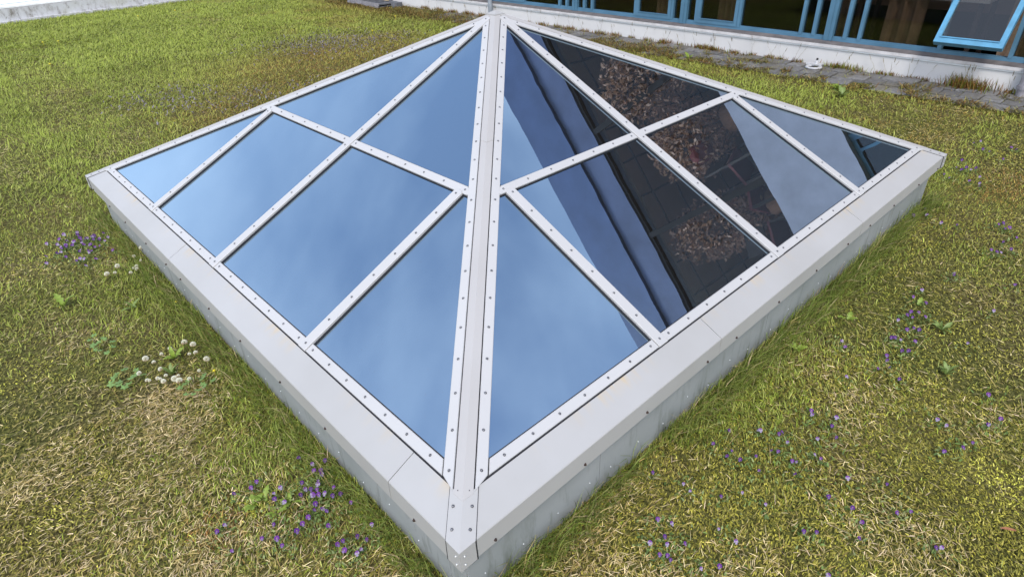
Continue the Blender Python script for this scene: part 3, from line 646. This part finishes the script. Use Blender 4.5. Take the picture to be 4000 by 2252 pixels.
def scatter(x0, x1, y0, y1, dens, dmin, dmax, margin):
    n = int((x1 - x0) * (y1 - y0) * dens); x = rng.uniform(x0, x1, n); y = rng.uniform(y0, y1, n)
    r = np.hypot(np.hypot(x - CAM[0], y - CAM[1]), CAM[2]); k = (r >= dmin) & (r < dmax) & ~((x > .045) & (x < S - .045) & (y > .045) & (y < S - .045)) & (x < 6.78) & (y < 15.12)
    k &= (x < 6.16) | (rng.random(n) < .18)
    x, y = x[k], y[k]; k = visible(x, y, margin); return x[k], y[k]
def blades(name, x, y, L, wd, lean, az, colr, z0=0.0, bend=1.0):
    n = len(x); side = np.stack([-np.sin(az), np.cos(az), 0 * az], 1); dirh = np.stack([np.cos(az), np.sin(az), 0 * az], 1); up = np.array([0, 0, 1.0])
    a1 = lean; a2 = np.clip(lean * 1.0 + bend * rng.uniform(.1, .7, n), 0, 1.62)
    p0 = np.stack([x, y, np.full(n, z0) if np.isscalar(z0) else z0], 1)
    p1 = p0 + (dirh * np.sin(a1)[:, None] + up * np.cos(a1)[:, None]) * (L * .55)[:, None]
    p2 = p1 + (dirh * np.sin(a2)[:, None] + up * np.cos(a2)[:, None]) * (L * .45)[:, None]
    h = (wd / 2)[:, None]; tw = rng.normal(0, .5, n)[:, None]; sd = side + up * tw * .6
    V = np.stack([p0 - sd * h, p0 + sd * h, p1 + sd * h * .85, p1 - sd * h * .85, p2], 1).reshape(-1, 3).astype(np.float32)
    me = bpy.data.meshes.new(name); me.vertices.add(5 * n); me.vertices.foreach_set('co', V.ravel())
    b = (np.arange(n) * 5)[:, None]; loops = np.concatenate([b + np.array([0, 1, 2, 3]), b + np.array([3, 2, 4])], 1).astype(np.int32)
    me.loops.add(7 * n); me.loops.foreach_set('vertex_index', loops.ravel()); me.polygons.add(2 * n)
    st = (np.arange(n) * 7)[:, None] + np.array([0, 4]); me.polygons.foreach_set('loop_start', st.ravel().astype(np.int32)); me.polygons.foreach_set('loop_total', np.tile([4, 3], n).astype(np.int32))
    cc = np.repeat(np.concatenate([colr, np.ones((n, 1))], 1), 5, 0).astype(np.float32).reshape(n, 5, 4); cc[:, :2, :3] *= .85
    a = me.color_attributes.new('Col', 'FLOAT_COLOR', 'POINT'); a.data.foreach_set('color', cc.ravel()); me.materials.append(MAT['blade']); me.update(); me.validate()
    return me
def turf(name, label, reg, dens, dmin, dmax, margin, Lr, wr, flat, soft=0.0):
    x, y = scatter(*reg, dens, dmin, dmax, margin); f = fields(x, y); c, idx = colours(x, y, f); n = len(x)
    if soft:
        tone = np.clip(f[0], 0, 1)[:, None]; rd = np.clip(f[3], 0, 1)[:, None]; base = np.array(lin(134, 128, 66)) * (1 - tone) + np.array(lin(132, 142, 62)) * tone; base = base * (1 - .8 * rd) + np.array(lin(146, 116, 66)) * .8 * rd; c = c * (1 - soft) + base * soft * (ALB * (.64 + .5 * fbm(x, y, .7, 31.0)))[:, None]
    lush, dry, moss, red, edge, n2 = f
    k = np.clip(lush, 0, 1.2)
    L = (Lr[0] + (Lr[1] - Lr[0]) * rng.random(n)) * np.select([idx == 0, idx == 1, idx == 2, idx == 3], [.75 + .5 * k, .55, 1.0, .38], .8)
    wd = (wr[0] + (wr[1] - wr[0]) * rng.random(n)) * np.select([idx == 1, idx == 2, idx == 3], [1.15, .75, 1.5], 1.0) * rng.uniform(.7, 1.35, n)
    lean = np.select([idx == 0, idx == 2, idx == 3], [rng.uniform(.25, 1.0, n), rng.uniform(1.1, 1.56, n), rng.uniform(.5, 1.4, n)], rng.uniform(.6, 1.4, n)) + flat
    az = rng.uniform(0, 2 * math.pi, n); comb = 2 * math.pi * fbm(x, y, 1.1, 6.6) + 3.6; az = np.where(rng.random(n) < .32, comb + rng.normal(0, .5, n), az)
    hum = .018 * (fbm(x, y, .28, 3.3) - .3).clip(0, 1)
    z = hum + np.where(idx == 2, rng.uniform(.004, .02, n), 0)
    o = put(name, blades(name, x, y, L, wd, np.clip(lean, 0, 1.55), az, c, z)); tag(o, label, 'grass', None, 'stuff'); return n
tot = 0
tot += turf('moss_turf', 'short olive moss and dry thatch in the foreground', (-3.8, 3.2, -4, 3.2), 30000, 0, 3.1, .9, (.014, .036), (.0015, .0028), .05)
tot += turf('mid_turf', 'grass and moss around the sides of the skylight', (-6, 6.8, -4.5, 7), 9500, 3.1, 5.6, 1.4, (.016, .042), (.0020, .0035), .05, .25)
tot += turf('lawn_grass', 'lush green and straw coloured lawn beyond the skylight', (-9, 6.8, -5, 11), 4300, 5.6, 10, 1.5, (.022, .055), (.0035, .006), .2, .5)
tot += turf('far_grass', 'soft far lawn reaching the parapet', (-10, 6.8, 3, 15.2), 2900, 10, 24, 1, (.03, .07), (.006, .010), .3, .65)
# tall grass hugging the skylight
def edge_grass():
    X = []; n = 15000
    x1 = rng.exponential(.11, n // 2) * -1 + .035; y1 = rng.uniform(-.1, S + .1, n // 2); x2 = rng.uniform(-.1, S + .1, n // 2); y2 = rng.exponential(.09, n // 2) * -1 + .035
    x = np.r_[x1, x2]; y = np.r_[y1, y2]; f = fields(x, y); k = rng.random(n) < f[4] ** 1.3; x, y = x[k], y[k]; e = f[4][k]; n = len(x)
    c = pick(np.array([lin(120, 138, 60), lin(108, 126, 54), lin(138, 150, 74), lin(152, 152, 92), lin(98, 114, 48)]), n) * 1.12 * rng.normal(1, .15, (n, 1)).clip(.6, 1.4)
    dr = rng.random(n) < .10; c[dr] = pick(C_STRAW, dr.sum())
    left = x < .05
    az = np.where(left & (y > .0), math.pi + rng.normal(0, .8, n), -math.pi / 2 + rng.normal(0, .8, n)); L = rng.uniform(.035, .10, n) * (.5 + .7 * e) * np.where(left, 1.0, 1.35)
    o = put('edge_grass', blades('edge_grass', x, y, L, rng.uniform(.0018, .0034, n), rng.uniform(.1, .8, n), az, c, 0.0, 1.4)); tag(o, 'taller fresh green grass hugging the foot of the skylight', 'grass', None, 'stuff'); return n
tot += edge_grass()
# long dry stalks lying in the turf
def straw():
    x, y = scatter(-2.5, 5, -2.2, 6, 60, 0, 6.5, .3); n = len(x); c = pick(C_STRAW, n) * rng.normal(1, .12, (n, 1)); o = put('dry_stalks', blades('dry_stalks', x, y, rng.uniform(.03, .11, n), rng.uniform(.0014, .0026, n), rng.uniform(1.1, 1.5, n), rng.uniform(0, 6.28, n), c, .022, .3)); tag(o, 'pale dry stalks lying across the turf', 'grass', None, 'stuff')
straw()
# thatch and weeds growing over the pavers
def paver_thatch():
    n = 26000; y = rng.uniform(-1.0, 12, n); x = 6.1 + rng.beta(1.1, 1.4, n) * .68; k = fbm(x, y, .22, 1.1) > (.40 + .16 * sstep(6.1, 6.6, x) + .10 * sstep(2.6, 1.2, y) - .18 * sstep(5, 8, y)); x, y = x[k], y[k]; n = len(x)
    c = pick(np.concatenate([C_RED, C_STRAW[:2] * .8, C_OLIVE, C_OLIVE * .6]), n) * rng.normal(.85, .2, (n, 1)).clip(.3, 1.4); o = put('paver_weeds', blades('paver_weeds', x, y, rng.uniform(.03, .09, n), rng.uniform(.004, .008, n), rng.uniform(.7, 1.5, n), rng.uniform(0, 6.28, n), c, .02)); tag(o, 'brown thatch and weeds creeping over the pavers', 'weeds', None, 'stuff')
paver_thatch()
# purplish heath like patches in the far lawn
def heath():
    X = []; Y = []
    for px, py, rx, ry, n in ((1200, 190, .5, .5, 900), (1420, 175, .5, .6, 900), (660, 405, .25, .4, 500), (1000, 395, .3, .3, 260)):
        c = on_ground(px, py); X.append(rng.normal(c[0], rx, n)); Y.append(rng.normal(c[1], ry, n))
    x = np.concatenate(X); y = np.concatenate(Y); k = ~((x > 0) & (x < S + .1) & (y < S + .1)); x, y = x[k], y[k]; n = len(x)
    c = pick(np.array([lin(126, 116, 128), lin(112, 104, 108), lin(142, 134, 142), lin(124, 112, 84), lin(112, 110, 60)]), n); o = put('violet_patch', blades('violet_patch', x, y, rng.uniform(.02, .05, n), rng.uniform(.008, .014, n), rng.uniform(.6, 1.5, n), rng.uniform(0, 6.28, n), c, .05)); tag(o, 'dull purple flowering patches far out in the lawn', 'flowers', None, 'stuff')
heath()

# tufts along the foot of the wall
def tuft(y, x, n, h, label, stalks=3, green=.3):
    rg = rng; xx = x + rg.normal(0, .01 + .0004 * n ** .8, n); yy = y + rg.normal(0, min(.11, .02 + .0004 * n), n); xx = np.minimum(xx, XW - .004)
    c = np.where((rg.random(n) < green)[:, None], pick(C_LUSH, n), pick(C_RED, n)); az = np.where(rg.random(n) < .7, math.pi + rg.normal(0, 1.0, n), rg.uniform(0, 6.28, n)); L = rg.uniform(.4, 1, n) * h
    wd = rg.uniform(.004, .0075, n); le = rg.uniform(.05, .7, n)
    if stalks:
        m = stalks * 4; sx = np.repeat(np.minimum(x + rg.normal(0, .02, stalks), XW - .02), 4); sy = np.repeat(y + rg.normal(0, .03, stalks), 4); sa = np.repeat(rg.choice([1.57, -1.57, 3.14], stalks) + rg.normal(0, .3, stalks), 4); sl = np.repeat(rg.uniform(.14, .24, stalks), 4); sle = np.repeat(rg.uniform(.1, .6, stalks), 4)
        zz = np.tile([0, .75, .82, .9], stalks) * sl * np.cos(sle); ox = np.tile([0, .75, .82, .9], stalks) * sl * np.sin(sle)
        xx = np.r_[xx, np.minimum(sx + ox * np.cos(sa) * .2, XW - .01)]; yy = np.r_[yy, sy + ox * np.sin(sa)]; c = np.r_[c, pick(C_STRAW * .55, m)]; az = np.r_[az, sa]; L = np.r_[L, np.where(np.arange(m) % 4 == 0, sl, .03)]; wd = np.r_[wd, np.where(np.arange(m) % 4 == 0, .0035, .006)]; le = np.r_[le, sle]; z = np.r_[np.zeros(n), zz] + .02
    else: z = np.full(n, .02)
    o = put('grass_tuft', blades('grass_tuft', xx - x, yy - y, L, wd, le, az, c, z, .6), loc=(x, y, 0)); return tag(o, label, 'grass tuft', 'grass tufts along the wall')
tuft(.60, 6.72, 420, .16, 'largest brown grass tuft at the wall near the right pipe', 12, .35)
tuft(1.72, 6.75, 150, .10, 'green topped tuft just right of the white plastic cap', 2, .6); tuft(1.88, 6.75, 110, .09, 'brown and green tuft touching the white plastic cap', 2, .5)
ts = [(.98, 40), (1.10, 50), (1.30, 60), (1.42, 45), (2.32, 60), (2.5, 50), (2.62, 70), (2.85, 60), (3.05, 70), (3.30, 80), (3.41, 110), (3.53, 120), (3.82, 40), (4.05, 120), (4.35, 60), (4.62, 50), (4.9, 90), (5.2, 90), (5.45, 60), (5.75, 110), (6.0, 80), (6.3, 90), (6.6, 60), (7.3, 160), (7.7, 150), (8.1, 150), (8.5, 120), (8.9, 120), (9.3, 100), (.25, 60), (-.05, 90)]
for i, (y, n) in enumerate(sorted(ts)): tuft(y + rng.normal(0, .01), 6.765, n, .05 + .0003 * n, '%s small wispy brown tuft along the wall foot, counted from the right' % ('%d%s' % (i + 1, 'th' if 10 < (i + 1) % 100 < 14 else {1: 'st', 2: 'nd', 3: 'rd'}.get((i + 1) % 10, 'th'))), 2, .2)
pt = [(1.5, 30), (2.1, 25), (2.7, 30), (3.6, 30), (.8, 25)]

# ------------------------------------------------------------------ flowers and leafy plants, one by one
def viola(var):
    V = []; F = []; Cc = []
    pur = [lin(116, 66, 146), lin(128, 84, 156), lin(98, 56, 130)][var]; pale = [lin(140, 116, 164), lin(170, 156, 184), lin(124, 98, 150)][var]
    def petal(a, L, w_, c, c2):
        k = len(V); u = Vector((math.cos(a), math.sin(a), 0)); v = Vector((-u.y, u.x, 0)); z = .014
        for d, s_, h in ((.0, 0, 0), (.45, .8, .001), (.85, 1, .0015), (1, .45, .0005)):
            for sg in (-1, 1): V.append(tuple(u * L * d + v * w_ * s_ * sg + Vector((0, 0, z + h)))); Cc.append(c2 if d < .4 else c)
        F.extend([(k, k + 1, k + 3, k + 2), (k + 2, k + 3, k + 5, k + 4), (k + 4, k + 5, k + 7, k + 6)])
    for a, c, L in ((1.1, pur, .0105), (2.04, pur, .0105), (.05, pur if var != 1 else pale, .0095), (3.09, pur if var != 1 else pale, .0095), (-1.57, pale, .0115)): petal(a, L, .0052, c, pale)
    k = len(V); V += [(-.001, 0, .013), (.001, 0, .013), (.001, 0, -.03), (-.001, 0, -.03), (0, 0, .016), (.002, .002, .0165), (-.002, .002, .0165)]; Cc += [lin(90, 110, 50)] * 4 + [lin(220, 190, 60)] * 3; F += [(k, k + 1, k + 2, k + 3), (k + 4, k + 5, k + 6)]
    for a in (.6, 2.4, 4.2):
        k = len(V); u = Vector((math.cos(a), math.sin(a), 0)); v = Vector((-u.y, u.x, 0)); V += [tuple(Vector((0, 0, -.012))), tuple(u * .010 + v * .0035 + Vector((0, 0, -.006))), tuple(u * .021 + Vector((0, 0, -.006))), tuple(u * .010 - v * .0035 + Vector((0, 0, -.006)))]; Cc += [lin(76, 100, 48)] * 4; F.append((k, k + 1, k + 2, k + 3))
    return mesh('violet', V, F, 'petal', colr=Cc)
vm = [viola(i) for i in range(3)]
VPOS = []
def nth(i): return '%d%s' % (i, 'th' if 10 < i % 100 < 14 else {1: 'st', 2: 'nd', 3: 'rd'}.get(i % 10, 'th'))
def place_violets(pts, ox, oy, sc, label, group, scl=1.0):
    for i, (x, y) in enumerate(sorted(pts)):
        p = on_ground(ox + x / sc, oy + y / sc, .035); d = CAM - p; az = math.atan2(d[1], d[0])
        if .03 < p[0] < S and .03 < p[1] < S: continue
        t = rng.uniform(.35, .95); VPOS.append((p[0], p[1]))
        o = put('violet', vm[rng.integers(3)], loc=(p[0], p[1], .03 + rng.uniform(-.004, .008)), rot=(t, rng.normal(0, .25), az + math.pi / 2 + rng.normal(0, .5)), sc=rng.uniform(.55, .9) * scl); tag(o, label % nth(i + 1), 'flower', group)
place_violets([(938, 228), (1213, 255), (1165, 345), (1165, 385), (970, 465), (1303, 520), (1140, 530), (1085, 580), (1170, 585), (1225, 575), (1358, 565), (1110, 675), (1468, 665), (1090, 750), (1170, 755), (1232, 755), (1045, 810), (690, 585), (520, 460), (760, 515), (797, 655), (710, 645), (480, 530), (282, 585), (997, 545), (948, 592), (1228, 893), (575, 1022), (725, 1040), (195, 915), (145, 957), (280, 1155), (1687, 890), (1515, 1000), (1608, 1035), (1385, 1045), (1320, 1095), (1565, 1140), (1550, 1195), (1425, 1150), (773, 1098), (705, 885), (978, 880), (920, 960), (1060, 545), (1100, 600), (1145, 490), (1290, 590), (1075, 290), (1110, 365), (1130, 450)], 800, 1700, 2.576,
    '%s purple violet from the left in the patch left of the nearest corner', 'violets left of the near corner')
place_violets([(1370, 335), (1450, 283), (1475, 383), (1370, 445), (1375, 495), (1425, 465), (1475, 490), (1335, 470), (1260, 515), (1385, 572), (1430, 590), (1335, 595), (1210, 660), (1235, 665), (1280, 668), (1393, 690), (1298, 768), (1350, 760), (1165, 800), (1185, 845), (1205, 898), (1093, 900), (803, 672), (828, 735), (832, 982), (1272, 995), (1720, 158), (2213, 232), (2027, 440), (1830, 705), (1988, 1110), (1583, 1320), (1640, 1367), (2085, 1320), (1988, 1367), (550, 1243), (575, 1277), (760, 1305), (725, 1368), (143, 1413), (310, 1432)], 2900, 1000, 2.0718,
    '%s purple violet from the left in the moss right of the right eave', 'violets right of the skylight')
place_violets([(97, 322), (293, 405), (337, 448), (540, 495), (680, 468), (592, 47), (808, 55), (940, 72), (1288, 20), (1192, 108), (1327, 106), (993, 142), (497, 132), (615, 185), (592, 217), (678, 237), (778, 222), (933, 188), (893, 188), (1163, 217), (1213, 243), (1020, 252), (1057, 267), (798, 318), (1050, 347), (1388, 372), (1265, 488), (1425, 565), (1500, 658), (1183, 728), (1660, 415), (2040, 192), (2153, 170), (2232, 135), (2337, 17), (843, 540), (115, 648), (203, 668), (527, 705), (157, 752), (67, 803), (172, 810), (290, 798), (637, 798), (125, 880), (187, 890), (207, 922), (400, 970), (543, 950), (1982, 825), (2022, 838), (1273, 1010), (1467, 768), (1095, 717), (1712, 590), (1820, 600)], 2500, 1650, 1.7173,
    '%s small purple violet from the left along the bottom right thatch', 'violets in the right foreground', .85)
place_violets([(1800, 240), (1855, 228), (1875, 290), (1935, 315), (2115, 290), (2175, 295), (2057, 380), (1685, 385), (1770, 480), (1730, 455), (1640, 450), (1590, 540), (1540, 518), (1820, 465), (1850, 540), (1755, 575), (1850, 600), (1850, 630), (1690, 480), (1360, 820), (1255, 875), (1390, 880), (2035, 945), (2065, 995), (2100, 990), (2000, 960), (1650, 960), (1510, 945), (2115, 1170), (2165, 1060), (2050, 1110), (1940, 1180), (1990, 1195), (2020, 1205), (1630, 1390)], 3000, 450, 2.231,
    '%s purple violet from the left by the far right skylight corner', 'violets by the right corner', 1.1)
place_violets([(rng.uniform(0, 640), 0) for _ in range(0)] + [(float(x), float(y)) for x, y in zip(rng.normal(320, 200, 48), rng.normal(1080, 80, 48))], 200, 550, 2.636,
    '%s pale violet from the left in the clump by the left corner', 'violets by the left corner', 1.25)
def violet_leaves():
    q = np.repeat(np.array(VPOS), 20, 0); n = len(q); x = q[:, 0] + rng.normal(0, .028, n); y = q[:, 1] + rng.normal(0, .028, n); k = ~((x > .03) & (x < S) & (y > .03) & (y < S)); x, y = x[k], y[k]; n = len(x)
    c = pick(np.array([lin(96, 116, 60), lin(112, 130, 70), lin(84, 104, 54), lin(130, 142, 90)]), n) * 1.2 * rng.normal(1, .2, (n, 1)).clip(.5, 1.5)
    o = put('violet_leaves', blades('violet_leaves', x, y, rng.uniform(.008, .02, n), rng.uniform(.004, .007, n), rng.uniform(.5, 1.4, n), rng.uniform(0, 6.28, n), c, .016)); tag(o, 'small dark green leaves around the violets', 'leaves', None, 'stuff')
violet_leaves()
def clover():
    V = []; F = []; Cc = []; rg = np.random.default_rng(4)
    for i in range(60):
        z = 1 - 1.5 * (i + .5) / 60; r = math.sqrt(max(0, 1 - z * z)); a = i * 2.399; d = Vector((r * math.cos(a), r * math.sin(a), z)); t = d.orthogonal().normalized() * .0026; k = len(V); b = Vector((0, 0, .045))
        V += [tuple(b + d * .005 - t), tuple(b + d * .005 + t), tuple(b + d * (.0105 + .0015 * rg.random()) + t * .7), tuple(b + d * .0105 - t * .7)]; c = lin(236, 234, 218) if z > -.1 else lin(200, 180, 150); Cc += [c] * 4; F.append((k, k + 1, k + 2, k + 3))
        t2 = d.cross(t).normalized() * .0026; k = len(V); V += [tuple(b + d * .005 - t2), tuple(b + d * .005 + t2), tuple(b + d * .0108 + t2 * .7), tuple(b + d * .0108 - t2 * .7)]; Cc += [c] * 4; F.append((k, k + 1, k + 2, k + 3))
    k = len(V); V += [(-.0012, 0, .04), (.0012, 0, .04), (.0012, 0, -.02), (-.0012, 0, -.02)]; Cc += [lin(100, 120, 60)] * 4; F.append((k, k + 1, k + 2, k + 3))
    return mesh('clover_flower', V, F, 'petal', colr=Cc)
cm = clover()
def place_clover(pts, ox, oy, sc, label, group, big=()):
    bigs = [pts[i] for i in big]
    for i, (x, y) in enumerate(sorted(pts)):
        p = on_ground(ox + x / sc, oy + y / sc, .05); s_ = 1.25 if (x, y) in bigs else rng.uniform(.6, .95)
        tag(put('clover_flower', cm, loc=(p[0], p[1], .05 - .045 * s_), rot=(rng.normal(0, .25), rng.normal(0, .25), rng.uniform(0, 6)), sc=s_), label % nth(i + 1), 'flower', group)
place_clover([(1722, 590), (1802, 600), (1853, 587), (1352, 728), (1455, 770), (1515, 692), (1588, 643), (1775, 680), (1862, 676), (1888, 730), (1335, 845), (1678, 845), (1868, 817), (1395, 937), (1430, 925), (1485, 918), (1500, 900), (1515, 918), (1553, 890), (1670, 897), (1695, 942), (1560, 938), (1795, 912), (1540, 823)], 0, 1100, 2.417,
    '%s white clover head from the left in the larger group by the lobed leaves', 'clover in the larger group', (0, 1, 3, 9, 11, 20))
place_clover([(935, 1100), (840, 1170), (928, 1217), (685, 1280), (585, 1365), (645, 1360), (840, 1295), (870, 1290), (915, 1302), (800, 1357)], 200, 550, 2.636,
    '%s white clover head from the left in the smaller group below the violets', 'clover in the smaller group', (0, 3, 4))
ym = MB().lathe([(.001, .062), (.011, .060), (.014, .054), (.008, .050), (.001, .05)], 10); ym.box((-.0015, -.0015, -.01), (.0015, .0015, .05))
plain('yellow_petal', lin(214, 196, 40), .7, 0, .1)
yme = mesh('yellow_flower', ym.V, ym.F, 'yellow_petal')
for (px, py, lab) in ((684, 43, 'near the parapet'), (228, 163, 'brightest at far left'), (168, 168, 'left of the brightest one'), (196, 253, 'below the pair at far left'), (540, 65, 'nearest the parapet end'), (1544, 66, 'below the sheet stack'), (1455, 122, 'behind the skylight in the green patch'), (682, 1163, 'against the left eave'), (830, 1430, 'beside the white clover')):
    p = on_ground(px, py, .05); tag(put('yellow_flower', yme, loc=(p[0], p[1], 0), sc=1.1 if py < 300 else .5), 'small yellow flower in the lawn, ' + lab, 'flower', 'yellow flowers in the lawn')

# leafy plants: each leaf its own piece
def leaf_mesh(name, kind, mat):
    V = []; F = []
    if kind == 'lobed':
        k = 0; ring = []; n = 22
        for i in range(n):
            a = -2.75 + 5.5 * i / (n - 1); r = .5 + .13 * math.cos(a * 5.6) ; V.append((r * math.cos(a) + .42, r * math.sin(a), .05 * math.cos(a * 5.6) - .05 * r * r)); 
        V.append((.42, 0, .06)); V.append((0, 0, 0)); c = n
        F = [(c, i, i + 1) for i in range(n - 1)]; k = len(V); V += [(.30, -.02, .02), (.30, .02, .02), (-.35, .02, -.28), (-.35, -.02, -.28)]; F.append((k, k + 1, k + 2, k + 3))
    else:
        n = 9
        for i in range(n):
            t = i / (n - 1); wv = (.16 if kind == 'blade' else .21) * math.sin(math.pi * (t * .86 + .1)) * (1 + (.35 if kind == 'toothed' else .06) * (1 if i % 2 else -1)); h = .42 * math.sin(t * 1.9) - .1 * t
            V += [(t, -wv, h + .05), (t, 0, h), (t, wv, h + .05)]
        for i in range(n - 1): k = 3 * i; F += [(k, k + 1, k + 4, k + 3), (k + 1, k + 2, k + 5, k + 4)]
    return mesh(name, V, F, mat, smooth=True)
LM = {'lobed': leaf_mesh('leaf', 'lobed', 'leaf_green'), 'toothed': leaf_mesh('leaf', 'toothed', 'leaf_lime'), 'blade': leaf_mesh('leaf', 'blade', 'leaf_lime'), 'blade2': leaf_mesh('leaf', 'blade', 'leaf_mid')}
def plant(px, py, kind, n, size, label, name, spread=.03, z=.03):
    p = on_ground(px, py, .02); e = bpy.data.objects.new(name, None); col.objects.link(e); e.location = (p[0], p[1], 0); tag(e, label, 'plant'); a0 = rng.uniform(0, 6)
    for i in range(n):
        a = a0 + i * 2.4; s_ = size * rng.uniform(.7, 1.15)
        if kind == 'lobed': r = spread * math.sqrt(rng.uniform(.05, 1)); put('leaf', LM[kind], e, loc=(r * math.cos(a), r * math.sin(a), z + rng.uniform(0, .02)), rot=(rng.normal(0, .25), rng.normal(0, .25), a), sc=s_)
        else: put('leaf', LM[kind], e, loc=(.003 * math.cos(a), .003 * math.sin(a), .012), rot=(rng.normal(0, .2), rng.normal(-.25, .25), a), sc=s_)
q1 = lambda x, y: (x / 2.417, 1100 + y / 2.417); q2 = lambda x, y: (2900 + x / 2.0718, 1000 + y / 2.0718); q3 = lambda x, y: (800 + x / 2.576, 1700 + y / 2.576)
plant(*q1(1210, 945), 'lobed', 12, .03, 'largest clump of lobed green leaves, left of the clover', 'lobed_plant', .06)
plant(*q1(1870, 1000), 'lobed', 12, .028, 'clump of lobed leaves right of the clover near the upstand', 'lobed_plant', .055)
plant(*q1(1000, 650), 'lobed', 8, .026, 'thin line of lobed leaves out in the dry grass at left', 'lobed_plant', .055)
plant(*q1(935, 570), 'lobed', 6, .024, 'small lobed clump just above the thin line of leaves', 'lobed_plant', .04)
plant(*q1(1620, 860), 'blade2', 9, .05, 'dark leafy plant in the middle of the clover heads', 'clover_leaves')
plant(*q1(1640, 710), 'blade', 8, .055, 'bright green shoots above the clover heads', 'lime_shoot')
plant(*q1(600, 215), 'toothed', 4, .075, 'pale rosette with one long leaf at the far left of the dry grass', 'dandelion_rosette')
plant(*q1(1260, 235), 'blade2', 7, .05, 'little leafy weed in the taller grass at left', 'leafy_weed')
plant(*q2(850, 505), 'toothed', 4, .05, 'upright lime leaf in the brown moss by the right eave', 'lime_shoot')
plant(*q2(440, 745), 'toothed', 5, .045, 'pair of round lime leaves beside the right eave grass', 'lime_shoot')
plant(*q2(1620, 585), 'blade2', 9, .05, 'green star shaped rosette right of the violets', 'dandelion_rosette')
plant(*q2(1650, 940), 'blade2', 9, .048, 'lower green star shaped rosette in the moss', 'dandelion_rosette')
plant(*q2(1420, 385), 'toothed', 3, .04, 'small lime leaf among the uppermost violets at right', 'lime_shoot')
plant(*q3(490, 680), 'toothed', 6, .05, 'lime green seedling left of the dense violet patch', 'lime_shoot')
plant(*q3(600, 620), 'toothed', 4, .042, 'second lime seedling at the edge of the violet patch', 'lime_shoot')
plant(*q3(860, 655), 'toothed', 4, .042, 'lime seedling inside the violet patch', 'lime_shoot')
plant(*q3(712, 755), 'toothed', 4, .036, 'smallest lime seedling below the violet patch', 'lime_shoot')
plant(3270, 345, 'blade', 8, .10, 'leafy green weed behind the skylight near the pavers', 'leafy_weed')
plant(3290, 375, 'blade2', 8, .11, 'darker leafy weed in the strip behind the skylight', 'leafy_weed')
plant(2690, 230, 'toothed', 5, .09, 'pale yellow green weed at the edge of the pavers', 'leafy_weed')
p = on_ground(3968, 2075, .03); tag(put('dead_leaf', mesh('dead_leaf', [(v.co.x, v.co.y, v.co.z * .4) for v in LM['blade'].vertices], [tuple(q.vertices) for q in LM['blade'].polygons], 'leaf_dead'), loc=(p[0], p[1], .035), rot=(.2, .1, 2.2), sc=.045), 'fallen reddish leaf on the moss at the lower right edge', 'leaf')
print('blades', tot)
